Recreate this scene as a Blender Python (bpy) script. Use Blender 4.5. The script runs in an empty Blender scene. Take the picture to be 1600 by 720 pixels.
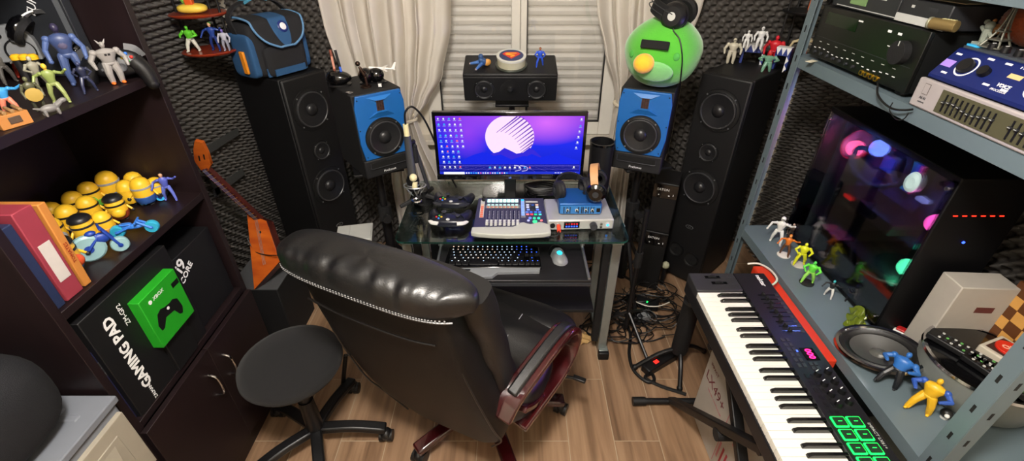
import bpy, bmesh, math, random
from mathutils import Vector, Matrix, Euler
R = math.radians
PI = math.pi
random.seed(7)
S = bpy.context.scene
COL = S.collection

# ---------------------------------------------------------------- camera numbers
FOC = 726.0; PITCH = R(33.2); CH = 1.75
_c, _s = math.cos(PITCH), math.sin(PITCH)
def at(u, v, x=None, y=None, z=None):
    """world point on the plane x=, y= or z= seen at photograph pixel (u, v)"""
    dv = v - 360
    r = (u - 800, FOC*_c - dv*_s, -FOC*_s - dv*_c)
    if x is not None: t = x/r[0]
    elif y is not None: t = y/r[1]
    else: t = (z - CH)/r[2]
    return Vector((r[0]*t, r[1]*t, CH + r[2]*t))

# ---------------------------------------------------------------- materials
def lin(h):
    if isinstance(h, str):
        h = h.lstrip('#'); c = [int(h[i:i+2], 16)/255 for i in (0, 2, 4)]
    else: c = h
    return tuple((x/12.92 if x <= .04045 else ((x+.055)/1.055)**2.4) for x in c) + (1,)
MATS = {}
def mat(name, col='#808080', rough=.5, metal=0., spec=.5, emit=None, es=1., noise=0., nscale=30, bump=0., bscale=200, alpha=None, coat=0., sheen=0., trans=0., ior=1.45):
    if name in MATS: return MATS[name]
    m = bpy.data.materials.new(name); m.use_nodes = True
    n = m.node_tree.nodes; l = m.node_tree.links
    p = n['Principled BSDF']
    c = lin(col)
    p.inputs['Base Color'].default_value = c
    p.inputs['Roughness'].default_value = rough
    p.inputs['Metallic'].default_value = metal
    p.inputs['Specular IOR Level'].default_value = spec
    p.inputs['IOR'].default_value = ior
    if coat: p.inputs['Coat Weight'].default_value = coat; p.inputs['Coat Roughness'].default_value = .08
    if sheen: p.inputs['Sheen Weight'].default_value = sheen
    if trans: p.inputs['Transmission Weight'].default_value = trans
    if emit:
        p.inputs['Emission Color'].default_value = lin(emit); p.inputs['Emission Strength'].default_value = es
    if alpha is not None: p.inputs['Alpha'].default_value = alpha
    tc = n.new('ShaderNodeTexCoord')
    nz = n.new('ShaderNodeTexNoise'); nz.inputs['Scale'].default_value = nscale; nz.inputs['Detail'].default_value = 3
    l.new(tc.outputs['Object'], nz.inputs['Vector'])
    mx = n.new('ShaderNodeMix'); mx.data_type = 'RGBA'
    k = noise if noise else .06
    mx.inputs['A'].default_value = tuple(min(1, x*(1-k)) for x in c[:3]) + (1,)
    mx.inputs['B'].default_value = tuple(min(1, x*(1+k)) for x in c[:3]) + (1,)
    l.new(nz.outputs['Fac'], mx.inputs['Factor']); l.new(mx.outputs['Result'], p.inputs['Base Color'])
    if bump:
        nb = n.new('ShaderNodeTexNoise'); nb.inputs['Scale'].default_value = bscale; nb.inputs['Detail'].default_value = 4
        l.new(tc.outputs['Object'], nb.inputs['Vector'])
        b = n.new('ShaderNodeBump'); b.inputs['Strength'].default_value = bump; b.inputs['Distance'].default_value = .002
        l.new(nb.outputs['Fac'], b.inputs['Height']); l.new(b.outputs['Normal'], p.inputs['Normal'])
    MATS[name] = m
    return m
def toy(col): return mat('toy_' + col.strip('#'), col, .4, noise=.1)
def glow(col, s=3., base='#101010'): return mat('glow_' + col.strip('#') + str(s), base, .4, emit=col, es=s)

BLACK = mat('black_plastic', '#0f0f11', .4)
MATTE = mat('black_matte', '#0e0e10', .7, bump=.2)
BAFFLE = mat('black_baffle', '#0b0b0d', .55, bump=.15, bscale=400)
GLOSS = mat('black_gloss', '#08080a', .12, coat=.5)
DGREY = mat('dark_grey_plastic', '#2b2c30', .45)
MGREY = mat('mid_grey_plastic', '#76787a', .45)
LGREY = mat('light_grey_plastic', '#b9bab6', .45)
WHITE = mat('white_plastic', '#e4e2dc', .4)
SILVER = mat('brushed_silver', '#a9abad', .35, .8)
CHROME = mat('chrome', '#c8c8cc', .12, 1.)
STEEL = mat('shelf_steel', '#64737a', .4, .15, noise=.1, nscale=8)
CONE = mat('speaker_cone', '#1c1c1e', .36, bump=.1)
RUBBER = mat('rubber_surround', '#0d0d0e', .5)
BLUE = mat('blue_baffle', '#15589c', .42)
BLUED = mat('blue_wedge', '#1f68b0', .35)
WENGE = None
CABLE = mat('cable_rubber', '#0c0c0d', .45)
WCABLE = mat('cable_white', '#d9d4c8', .5)
LABELW = mat('print_white', '#e8e8e8', .6)
GOLD = mat('gold', '#c9962e', .3, .9)

def wood_mat(name, c1, c2, rough=.4, sx=3, sy=40, sz=40, coat=0., spec=.5):
    m = bpy.data.materials.new(name); m.use_nodes = True
    n = m.node_tree.nodes; l = m.node_tree.links; p = n['Principled BSDF']
    p.inputs['Roughness'].default_value = rough; p.inputs['Coat Weight'].default_value = coat
    p.inputs['Specular IOR Level'].default_value = spec
    tc = n.new('ShaderNodeTexCoord'); mp = n.new('ShaderNodeMapping'); mp.inputs['Scale'].default_value = (sx, sy, sz)
    nz = n.new('ShaderNodeTexNoise'); nz.inputs['Scale'].default_value = 1; nz.inputs['Detail'].default_value = 6
    rp = n.new('ShaderNodeValToRGB'); rp.color_ramp.elements[0].color = lin(c1); rp.color_ramp.elements[1].color = lin(c2)
    rp.color_ramp.elements[0].position = .3; rp.color_ramp.elements[1].position = .7
    l.new(tc.outputs['Object'], mp.inputs[0]); l.new(mp.outputs[0], nz.inputs['Vector']); l.new(nz.outputs['Fac'], rp.inputs[0]); l.new(rp.outputs[0], p.inputs['Base Color'])
    MATS[name] = m
    return m
WENGE = wood_mat('wenge_laminate', '#130a0c', '#1c1012', .42, 60, 3, 3)
MAHOG = wood_mat('mahogany_gloss', '#26070a', '#3f0e10', .14, 30, 6, 30, .8)
TRAYW = wood_mat('black_ash_tray', '#121113', '#201f21', .4, 3, 60, 60)

# ---------------------------------------------------------------- mesh builder
class MB:
    def __init__(s): s.v = []; s.f = []; s.mi = []; s.mats = []
    def idx(s, m):
        if m not in s.mats: s.mats.append(m)
        return s.mats.index(m)
    def add(s, vs, fs, m, M=None):
        o = len(s.v); i = s.idx(m)
        for v in vs:
            v = Vector(v)
            s.v.append(M @ v if M is not None else v)
        for f in fs: s.f.append(tuple(o + k for k in f)); s.mi.append(i)
        return s
    def box(s, c, d, m, rot=None, M=None, tp=(1, 1)):
        x, y, z = d[0]/2, d[1]/2, d[2]/2
        a, b = tp
        vs = [Vector(p) for p in ((-x,-y,-z),(x,-y,-z),(x,y,-z),(-x,y,-z),(-x*a,-y*b,z),(x*a,-y*b,z),(x*a,y*b,z),(-x*a,y*b,z))]
        if rot: 
            e = Euler([R(q) for q in rot]).to_matrix(); vs = [e @ v for v in vs]
        vs = [v + Vector(c) for v in vs]
        return s.add(vs, [(0,3,2,1),(4,5,6,7),(0,1,5,4),(1,2,6,5),(2,3,7,6),(3,0,4,7)], m, M)
    def ax(s, p0, p1):
        p0 = Vector(p0); p1 = Vector(p1); d = p1 - p0
        return Matrix.Translation(p0) @ d.to_track_quat('Z', 'Y').to_matrix().to_4x4(), d.length
    def cyl(s, p0, p1, r0, m, r1=None, seg=16, M=None):
        A, L = s.ax(p0, p1); r1 = r0 if r1 is None else r1
        vs = []; 
        for r, z in ((r0, 0), (r1, L)):
            for k in range(seg): t = 2*PI*k/seg; vs.append(A @ Vector((r*math.cos(t), r*math.sin(t), z)))
        fs = [(k, (k+1) % seg, seg+(k+1) % seg, seg+k) for k in range(seg)] + [tuple(range(seg))[::-1], tuple(range(seg, 2*seg))]
        return s.add(vs, fs, m, M)
    def sph(s, c, r, m, seg=14, rings=9, rot=None, M=None, e=1.0, fn=None):
        """ellipsoid; e<1 gives a rounded box (superellipsoid)"""
        if not hasattr(r, '__len__'): r = (r, r, r)
        sg = lambda q, w: math.copysign(abs(q)**w, q)
        E = Euler([R(q) for q in rot]).to_matrix() if rot else None
        def P(th, ph):
            p = Vector((r[0]*sg(math.cos(th), e)*sg(math.cos(ph), e), r[1]*sg(math.cos(th), e)*sg(math.sin(ph), e), r[2]*sg(math.sin(th), e)))
            if fn: p = fn(p)
            if E: p = E @ p
            return p + Vector(c)
        vs = [P(-PI/2, 0)]
        for i in range(1, rings):
            for k in range(seg): vs.append(P(-PI/2 + PI*i/rings, 2*PI*k/seg))
        vs.append(P(PI/2, 0)); n = len(vs) - 1
        fs = [(0, 1+(k+1) % seg, 1+k) for k in range(seg)]
        for i in range(rings-2):
            a = 1 + i*seg
            fs += [(a+k, a+(k+1) % seg, a+seg+(k+1) % seg, a+seg+k) for k in range(seg)]
        a = 1 + (rings-2)*seg
        fs += [(a+k, a+(k+1) % seg, n) for k in range(seg)]
        return s.add(vs, fs, m, M)
    def cap(s, p0, p1, r0, m, r1=None, seg=10, M=None):
        r1 = r0 if r1 is None else r1
        A, L = s.ax(p0, p1); prof = []
        for i in range(5): t = PI/2*i/4; prof.append((r0*math.sin(t), -r0*math.cos(t)))
        for i in range(5): t = PI/2*i/4; prof.append((r1*math.cos(t), L + r1*math.sin(t)))
        return s.lathe(prof, m, seg, (M @ A) if M is not None else A)
    def lathe(s, prof, m, seg=24, M=None, closed=False):
        vs = []; ring = []
        for r, z in prof:
            if r < 1e-6: ring.append([len(vs)]); vs.append((0, 0, z))
            else:
                ring.append(list(range(len(vs), len(vs)+seg)))
                for k in range(seg): t = 2*PI*k/seg; vs.append((r*math.cos(t), r*math.sin(t), z))
        fs = []
        pr = list(zip(ring, ring[1:]))
        if closed: pr.append((ring[-1], ring[0]))
        for a, b in pr:
            for k in range(seg):
                k2 = (k+1) % seg
                q = [a[k % len(a)], a[k2 % len(a)], b[k2 % len(b)], b[k % len(b)]]
                u = []
                for x in q:
                    if x not in u: u.append(x)
                if len(u) > 2: fs.append(tuple(u))
        return s.add(vs, fs, m, M)
    def prism(s, poly, z0, z1, m, M=None):
        n = len(poly)
        vs = [(x, y, z0) for x, y in poly] + [(x, y, z1) for x, y in poly]
        fs = [tuple(range(n))[::-1], tuple(range(n, 2*n))] + [(k, (k+1) % n, n+(k+1) % n, n+k) for k in range(n)]
        return s.add(vs, fs, m, M)
    def tube(s, pts, r, m, seg=8, smooth=4, M=None, flat=None, closed=False):
        """round tube (or a w x h strap when flat=(w,h)) along a smoothed path"""
        pts = [Vector(p) for p in pts]
        if smooth > 1 and len(pts) > 2:
            q = []; n = len(pts)
            rng = range(n if closed else n-1)
            for i in rng:
                p0 = pts[(i-1) % n] if closed else pts[max(i-1, 0)]; p1 = pts[i]; p2 = pts[(i+1) % n]; p3 = pts[(i+2) % n] if closed else pts[min(i+2, n-1)]
                for k in range(smooth):
                    t = k/smooth
                    q.append(.5*((2*p1) + (p2-p0)*t + (2*p0-5*p1+4*p2-p3)*t*t + (3*p1-p0-3*p2+p3)*t**3))
            if not closed: q.append(pts[-1])
            pts = q
        n = len(pts)
        T = []
        for i in range(n):
            a = pts[(i-1) % n] if closed else pts[max(i-1, 0)]; b = pts[(i+1) % n] if closed else pts[min(i+1, n-1)]
            d = b - a; T.append(d.normalized() if d.length > 1e-9 else Vector((0, 0, 1)))
        up = flat[2] if flat and len(flat) > 2 else None
        if up is not None: N = (Vector(up) - T[0]*T[0].dot(Vector(up))).normalized()
        else:
            N = T[0].orthogonal().normalized()
        vs = []
        for i in range(n):
            if up is not None: N = (Vector(up) - T[i]*T[i].dot(Vector(up))).normalized()
            else: N = (N - T[i]*T[i].dot(N)).normalized()
            B = T[i].cross(N)
            rr = r(i/(n-1)) if callable(r) else r
            if flat:
                w, h = flat[0]/2, flat[1]/2
                for a, b in ((w, h), (-w, h), (-w, -h), (w, -h)): vs.append(pts[i] + B*a + N*b)
            else:
                for k in range(seg): t = 2*PI*k/seg; vs.append(pts[i] + (N*math.cos(t) + B*math.sin(t))*rr)
        sg = 4 if flat else seg
        fs = []
        for i in range(n if closed else n-1):
            j = (i+1) % n
            fs += [(i*sg+k, i*sg+(k+1) % sg, j*sg+(k+1) % sg, j*sg+k) for k in range(sg)]
        if not closed: fs += [tuple(range(sg))[::-1], tuple(range((n-1)*sg, n*sg))]
        return s.add(vs, fs, m, M)
    def loft(s, rings, m, M=None, caps=True):
        n = len(rings[0]); vs = [p for r in rings for p in r]; fs = []
        for i in range(len(rings)-1):
            fs += [(i*n+k, i*n+(k+1) % n, (i+1)*n+(k+1) % n, (i+1)*n+k) for k in range(n)]
        if caps: fs += [tuple(range(n))[::-1], tuple(range((len(rings)-1)*n, len(rings)*n))]
        return s.add(vs, fs, m, M)
    def grid(s, fn, nu, nv, m, M=None):
        vs = [fn(i/nu, j/nv) for j in range(nv+1) for i in range(nu+1)]
        fs = [(j*(nu+1)+i, j*(nu+1)+i+1, (j+1)*(nu+1)+i+1, (j+1)*(nu+1)+i) for j in range(nv) for i in range(nu)]
        return s.add(vs, fs, m, M)
    def text(s, txt, size, m, M, depth=.0006, align='CENTER', bold=0.):
        cu = bpy.data.curves.new('t', 'FONT'); cu.body = txt; cu.size = size; cu.extrude = depth/2; cu.align_x = align; cu.align_y = 'CENTER'; cu.resolution_u = 2; cu.offset = bold
        o = bpy.data.objects.new('t', cu); COL.objects.link(o)
        dg = bpy.context.evaluated_depsgraph_get()
        me = bpy.data.meshes.new_from_object(o.evaluated_get(dg))
        s.add([v.co.copy() for v in me.vertices], [tuple(p.vertices) for p in me.polygons], m, M)
        bpy.data.objects.remove(o); bpy.data.curves.remove(cu); bpy.data.meshes.remove(me)
        return s
    def build(s, name, parent=None, loc=None, rot=None, bevel=0, angle=35, smooth=True, sub=0, closed_normals=True, segs=2):
        me = bpy.data.meshes.new(name)
        me.from_pydata([tuple(v) for v in s.v], [], s.f)
        for m in s.mats: me.materials.append(m)
        me.polygons.foreach_set('material_index', s.mi)
        if closed_normals:
            b = bmesh.new(); b.from_mesh(me); bmesh.ops.recalc_face_normals(b, faces=b.faces); b.to_mesh(me); b.free()
        if smooth:
            me.polygons.foreach_set('use_smooth', [True]*len(me.polygons)); me.set_sharp_from_angle(angle=R(angle))
        me.update()
        o = bpy.data.objects.new(name, me); COL.objects.link(o)
        if parent is not None: o.parent = parent
        if loc is not None: o.location = loc
        if rot is not None: o.rotation_euler = [R(a) for a in rot]
        if bevel:
            b = o.modifiers.new('Bevel', 'BEVEL'); b.width = bevel; b.segments = segs; b.limit_method = 'ANGLE'; b.angle_limit = R(40)
        if sub:
            b = o.modifiers.new('Sub', 'SUBSURF'); b.levels = sub; b.render_levels = sub
        return o

def tag(o, label=None, cat=None, group=None, kind=None):
    if label: o['label'] = label
    if cat: o['category'] = cat
    if group: o['group'] = group
    if kind: o['kind'] = kind
    return o
def thing(name, label, cat, loc=(0, 0, 0), rz=0, group=None, rot=None):
    o = bpy.data.objects.new(name, None); COL.objects.link(o); o.empty_display_size = .05
    o.location = loc; o.rotation_euler = (0, 0, R(rz)) if rot is None else [R(a) for a in rot]
    return tag(o, label, cat, group)
def kids(o): return [c for c in COL.objects if c.parent == o]
def dup(o, loc=None, rz=None, label=None, parent=None, scale=None):
    c = o.copy(); COL.objects.link(c); c.parent = parent
    if loc is not None: c.location = loc
    if rz is not None: c.rotation_euler = (0, 0, R(rz))
    if scale is not None: c.scale = (scale,)*3
    if label: c['label'] = label
    for k in kids(o): dup(k, parent=c)
    return c
def struct(o): return tag(o, kind='structure')
TF = Matrix.Translation
def RX(a): return Matrix.Rotation(R(a), 4, 'X')
def RY(a): return Matrix.Rotation(R(a), 4, 'Y')
def RZ(a): return Matrix.Rotation(R(a), 4, 'Z')
FRONT = RX(90)            # local +z of a lathe/text looks to -y, text upright
def ngon(n, r, ph=0): return [(r*math.cos(2*PI*k/n+ph), r*math.sin(2*PI*k/n+ph)) for k in range(n)]
def rrect(w, h, r, n=4):
    o = []
    for cx, cy, a0 in ((w/2-r, h/2-r, 0), (-w/2+r, h/2-r, 90), (-w/2+r, -h/2+r, 180), (w/2-r, -h/2+r, 270)):
        for k in range(n+1): a = R(a0 + 90*k/n); o.append((cx + r*math.cos(a), cy + r*math.sin(a)))
    return o
# ================================================================ ROOM
WY = 2.56; XL = -1.47; XR = 1.55; YF = -1.3; ZC = 2.55
def floor_mat():
    m = bpy.data.materials.new('wood_look_tiles'); m.use_nodes = True
    n = m.node_tree.nodes; l = m.node_tree.links; p = n['Principled BSDF']
    tc = n.new('ShaderNodeTexCoord')
    sp = n.new('ShaderNodeSeparateXYZ'); cb = n.new('ShaderNodeCombineXYZ'); l.new(tc.outputs['Object'], sp.inputs[0])
    l.new(sp.outputs['Y'], cb.inputs['X']); l.new(sp.outputs['X'], cb.inputs['Y'])
    mp = n.new('ShaderNodeMapping'); mp.inputs['Location'].default_value = (.34, -.045, 0); l.new(cb.outputs[0], mp.inputs[0])
    br = n.new('ShaderNodeTexBrick'); br.offset = .35; br.inputs['Scale'].default_value = 1
    br.inputs['Brick Width'].default_value = .88; br.inputs['Row Height'].default_value = .185
    br.inputs['Mortar Size'].default_value = .0018; br.inputs['Mortar Smooth'].default_value = .1
    br.inputs['Color1'].default_value = lin('#8a6c52'); br.inputs['Color2'].default_value = lin('#6a503a'); br.inputs['Mortar'].default_value = lin('#a08e76')
    l.new(mp.outputs[0], br.inputs['Vector'])
    m2 = n.new('ShaderNodeMapping'); m2.inputs['Scale'].default_value = (26, 1.6, 1); l.new(tc.outputs['Object'], m2.inputs[0])
    # shift grain per plank
    ad = n.new('ShaderNodeVectorMath'); ad.operation = 'MULTIPLY_ADD'; ad.inputs[1].default_value = (40, 40, 40)
    l.new(br.outputs['Color'], ad.inputs[0]); l.new(m2.outputs[0], ad.inputs[2])
    nz = n.new('ShaderNodeTexNoise'); nz.inputs['Scale'].default_value = 1; nz.inputs['Detail'].default_value = 7; nz.inputs['Distortion'].default_value = .6
    l.new(ad.outputs[0], nz.inputs['Vector'])
    rp = n.new('ShaderNodeValToRGB'); e = rp.color_ramp.elements; e[0].position = .3; e[0].color = lin('#56412f'); e[1].position = .72; e[1].color = lin('#b09274')
    k = e.new(.5); k.color = lin('#8c6f56')
    l.new(nz.outputs['Fac'], rp.inputs[0])
    mx = n.new('ShaderNodeMix'); mx.data_type = 'RGBA'; mx.inputs['Factor'].default_value = .62
    l.new(br.outputs['Color'], mx.inputs['A']); l.new(rp.outputs[0], mx.inputs['B'])
    m3 = n.new('ShaderNodeMix'); m3.data_type = 'RGBA'; m3.inputs['B'].default_value = lin('#a3937c')
    l.new(br.outputs['Fac'], m3.inputs['Factor']); l.new(mx.outputs['Result'], m3.inputs['A']); l.new(m3.outputs['Result'], p.inputs['Base Color'])
    p.inputs['Roughness'].default_value = .38
    return m
WALL = mat('wall_paint', '#cfc6b6', .8, noise=.04, nscale=4)
b = MB(); b.box((.04, .63, -.03), (3.3, 4.1, .06), floor_mat()); struct(b.build('floor'))
b = MB(); b.box((.04, .63, ZC+.03), (3.3, 4.1, .06), mat('ceiling_paint', '#d9d5cc', .9)); struct(b.build('ceiling'))
b = MB(); b.box((XL-.03, .63, ZC/2), (.06, 3.98, ZC), WALL); struct(b.build('wall_left'))
b = MB(); b.box((XR+.03, .63, ZC/2), (.06, 3.98, ZC), WALL); struct(b.build('wall_right'))
b = MB(); b.box((.04, YF-.03, ZC/2), (3.02, .06, ZC), WALL); struct(b.build('wall_front'))
# back wall with the window opening
WX0, WX1, WZ0, WZ1 = -.47, .57, .74, 2.1
b = MB()
for x0, x1, z0, z1 in ((XL, WX0, 0, ZC), (WX1, XR, 0, ZC), (WX0, WX1, 0, WZ0), (WX0, WX1, WZ1, ZC)):
    b.box(((x0+x1)/2, WY+.08, (z0+z1)/2), (x1-x0, .16, z1-z0), WALL)
struct(b.build('wall_back'))
# window: frame, mullion, roller shutter, panes, sill
win = thing('window_1', None, None, (0, WY, 0)); struct(win)
PVC = mat('white_pvc', '#d5d1c8', .35)
GASK = mat('black_gasket', '#0e0e10', .5)
b = MB(); fw = .075
for x0, x1, z0, z1 in ((WX0, WX0+fw, WZ0, WZ1), (WX1-fw, WX1, WZ0, WZ1), (WX0+fw, WX1-fw, WZ0, WZ0+fw), (WX0+fw, WX1-fw, WZ1-fw, WZ1)):
    b.box(((x0+x1)/2, .035, (z0+z1)/2), (x1-x0, .07, z1-z0), PVC)
b.build('window_frame', win, bevel=.004)
b = MB(); b.box((.02, .03, (WZ0+WZ1)/2), (.045, .07, WZ1-WZ0-2*fw), PVC); b.box((.06, .02, (WZ0+WZ1)/2), (.032, .06, WZ1-WZ0-2*fw), PVC)
b.build('window_mullion', win, bevel=.004)
b = MB()
gx0, gx1, gz0, gz1 = WX0+fw, WX1-fw, WZ0+fw, WZ1-fw
for x in (gx0+.003, gx1-.003, .0775): b.box((x, .012, (gz0+gz1)/2), (.006, .02, gz1-gz0), GASK)
b.box(((.08+gx1)/2, .012, gz0+.003), (gx1-.08, .02, .006), GASK)
b.build('window_gasket', win)
GLASS = bpy.data.materials.new('thin_glass'); GLASS.use_nodes = True
def thin_glass(m, tint, refl=.08, rough=.02):
    n = m.node_tree.nodes; l = m.node_tree.links; n.clear()
    o = n.new('ShaderNodeOutputMaterial'); mx = n.new('ShaderNodeMixShader'); t = n.new('ShaderNodeBsdfTransparent'); g = n.new('ShaderNodeBsdfGlossy')
    t.inputs[0].default_value = tint; g.inputs['Roughness'].default_value = rough
    fr = n.new('ShaderNodeFresnel'); fr.inputs[0].default_value = 1.5
    ml = n.new('ShaderNodeMath'); ml.operation = 'MULTIPLY_ADD'; ml.inputs[1].default_value = .9; ml.inputs[2].default_value = refl*.3
    l.new(fr.outputs[0], ml.inputs[0]); l.new(ml.outputs[0], mx.inputs[0]); l.new(t.outputs[0], mx.inputs[1]); l.new(g.outputs[0], mx.inputs[2]); l.new(mx.outputs[0], o.inputs[0])
thin_glass(GLASS, (.97, .97, .97, 1))
b = MB(); b.box(((gx0+gx1)/2, .04, (gz0+gz1)/2), (gx1-gx0, .004, gz1-gz0), GLASS); b.build('window_pane', win)
SHUT = mat('shutter_slat', '#dad6ce', .5, noise=.05)
b = MB(); pitch = .046; nz = int((WZ1-WZ0)/pitch)
prof = []
for k in range(nz):
    z = WZ0 + .02 + k*pitch
    prof += [(.100, z), (.092, z+.004), (.086, z+pitch*.5), (.092, z+pitch-.008), (.104, z+pitch-.003)]
b.grid(lambda u, v: (WX0+.02+u*(WX1-WX0-.04),) + prof[min(len(prof)-1, int(round(v*(len(prof)-1))))], 1, len(prof)-1, SHUT)
b.build('roller_shutter', win, angle=20, closed_normals=False)
b = MB(); b.box(((WX0+WX1)/2, .13, (WZ0+WZ1)/2), (WX1-WX0, .01, WZ1-WZ0), SHUT); b.build('shutter_backing', win)
b = MB(); b.box(((WX0+WX1)/2, -.03, WZ0-.015), (WX1-WX0+.1, .12, .03), mat('sill_stone', '#b9b2a6', .35)); b.build('window_sill', win, bevel=.004)
b = MB(); b.box((.04, WY-.008, .04), (2.9, .014, .08), mat('skirting', '#b8aa94', .5)); struct(b.build('baseboard_back', bevel=.003))

# ================================================================ FOAM
FOAM = mat('charcoal_foam', '#413d39', .6, spec=.6, bump=.3, bscale=600)
def foam_mesh():
    b = MB(); N = 20; W = .5; a = .046
    def f(u, v):
        x = u*W; y = v*W
        h = (math.sin(2*PI*x*N/2/W*1.0)*math.sin(2*PI*y*N/2/W) + 1)/2
        h = h**2.6
        e = min(u, 1-u, v, 1-v)
        return (x - W/2, -(.012 + a*h), y)
    b.grid(f, 84, 84, FOAM)
    b.add([(-.25, 0, 0), (.25, 0, 0), (.25, 0, .5), (-.25, 0, .5), (-.25, -.012, 0), (.25, -.012, 0), (.25, -.012, .5), (-.25, -.012, .5)], [(0,1,5,4),(1,2,6,5),(2,3,7,6),(3,0,4,7)], FOAM)
    return b
fm = foam_mesh().build('acoustic_foam_panel', angle=80, closed_normals=False)
tag(fm, None, 'acoustic foam panel')
first = [True]
def foam(x, y, z, rz, label, group, sx=1):
    if first[0]: o = fm; first[0] = False
    else: o = fm.copy(); COL.objects.link(o)
    o.location = (x, y, z); o.rotation_euler = (0, 0, R(rz)); o.scale = (sx, 1, 1); tag(o, label, 'acoustic foam panel', group)
for r in range(4):
    for k in range(3):
        foam(XL+.001, 1.30+.5*k-.02, .02+.502*r, 90, 'charcoal egg-crate foam panel fixed to the wall beside the dark bookcase', 'foam panels on the left wall')
    foam(XL+.31, WY-.018, .02+.502*r, 0, 'charcoal egg-crate foam panel on the back wall left of the curtain', 'foam panels behind the left tower speaker')
    foam(1.215, WY-.018, .02+.502*r, 0, 'charcoal egg-crate foam panel on the back wall behind the right tower speaker', 'foam panels behind the right tower speaker', 1.2)
    for k in range(4):
        foam(XR-.001, 2.25-.502*k, .02+.502*r, -90, 'charcoal egg-crate foam panel on the wall behind the steel shelving', 'foam panels on the right wall')
    if r < 1:
        foam(XL+.812, WY-.018, .012+.502*r, 0, 'charcoal egg-crate foam panel low on the wall under the left curtain', 'low foam panels left of the window')
        foam(.663, WY-.018, .012+.502*r, 0, 'charcoal egg-crate foam panel low on the wall under the right curtain', 'low foam panels right of the window')

# ================================================================ CURTAINS
def cloth_mat():
    m = bpy.data.materials.new('sheer_curtain'); m.use_nodes = True
    n = m.node_tree.nodes; l = m.node_tree.links; n.clear()
    o = n.new('ShaderNodeOutputMaterial'); d = n.new('ShaderNodeBsdfDiffuse'); t = n.new('ShaderNodeBsdfTranslucent'); tr = n.new('ShaderNodeBsdfTransparent')
    a = n.new('ShaderNodeMixShader'); c = n.new('ShaderNodeMixShader'); a.inputs[0].default_value = .35; c.inputs[0].default_value = .1
    d.inputs[0].default_value = lin('#e2d6c4'); t.inputs[0].default_value = lin('#e8e0d4')
    tc = n.new('ShaderNodeTexCoord'); nz = n.new('ShaderNodeTexNoise'); nz.inputs['Scale'].default_value = 14; l.new(tc.outputs['Object'], nz.inputs['Vector'])
    mx = n.new('ShaderNodeMix'); mx.data_type = 'RGBA'; mx.inputs['A'].default_value = lin('#e6dfd4'); mx.inputs['B'].default_value = lin('#f4efe7'); l.new(nz.outputs['Fac'], mx.inputs['Factor']); l.new(mx.outputs['Result'], d.inputs[0])
    l.new(d.outputs[0], a.inputs[1]); l.new(t.outputs[0], a.inputs[2]); l.new(a.outputs[0], c.inputs[1]); l.new(tr.outputs[0], c.inputs[2]); l.new(c.outputs[0], o.inputs[0])
    return m
CLOTH = cloth_mat()
def lerp(tab, z):
    if z >= tab[0][0]: return tab[0][1:]
    for a, b_ in zip(tab, tab[1:]):
        if z >= b_[0]:
            t = (z-b_[0])/(a[0]-b_[0]); t = t*t*(3-2*t)*.5 + t*.5
            return [p*t + q*(1-t) for p, q in zip(a[1:], b_[1:])]
    return tab[-1][1:]
def curtain(name, label, tab, folds, seed, tie):
    t = thing(name, label, 'curtain', (0, 2.42, 0), 0, None)
    rnd = random.Random(seed); ph = [rnd.uniform(0, 6) for _ in range(4)]
    b = MB(); zt = tab[0][0]; zb = tab[-1][0]
    def f(u, v):
        z = zt + (zb-zt)*v
        x0, x1, amp = lerp(tab, z)
        x = x0 + (x1-x0)*u
        w = math.sin(2*PI*folds*u + ph[0] + .8*math.sin(3*z+ph[1])) + .45*math.sin(2*PI*folds*2.3*u + ph[2] + z*2)
        x += (x1-x0)*.018*math.sin(2*PI*folds*u*1.4 + z*3 + ph[3])
        return (x, amp*w, z)
    b.grid(f, 130, 90, CLOTH)
    b.build('curtain_panel', t, angle=180, closed_normals=False)
    b = MB(); zz, xa, xb = tie
    b.tube([(xa, .0, zz+.01), ((xa+xb)/2, -.055, zz-.005), (xb, .0, zz), ((xa+xb)/2, .05, zz+.02)], .009, mat('tieback', '#cbbfa8', .7), 8, 6, closed=True)
    b.build('tieback', t)
    return t
curtain('curtain', 'cream sheer curtain gathered behind the left blue speaker', [(2.45, -.95, -.2, .03), (1.75, -.93, -.24, .035), (1.35, -.92, -.29, .035), (1.1, -.88, -.36, .032), (.98, -.78, -.44, .026), (.88, -.64, -.52, .022), (.8, -.66, -.50, .025), (.5, -.70, -.40, .03), (.03, -.70, -.38, .03)], 6, 3, (.885, -.645, -.515))
curtain('curtain', 'cream sheer curtain gathered beside the green plush toy', [(2.45, .30, .93, .03), (1.75, .33, .92, .035), (1.42, .40, .90, .035), (1.22, .46, .86, .03), (1.05, .53, .70, .022), (.95, .55, .66, .02), (.85, .54, .67, .025), (.5, .52, .68, .03), (.03, .50, .70, .03)], 5, 8, (.96, .54, .665))

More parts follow.
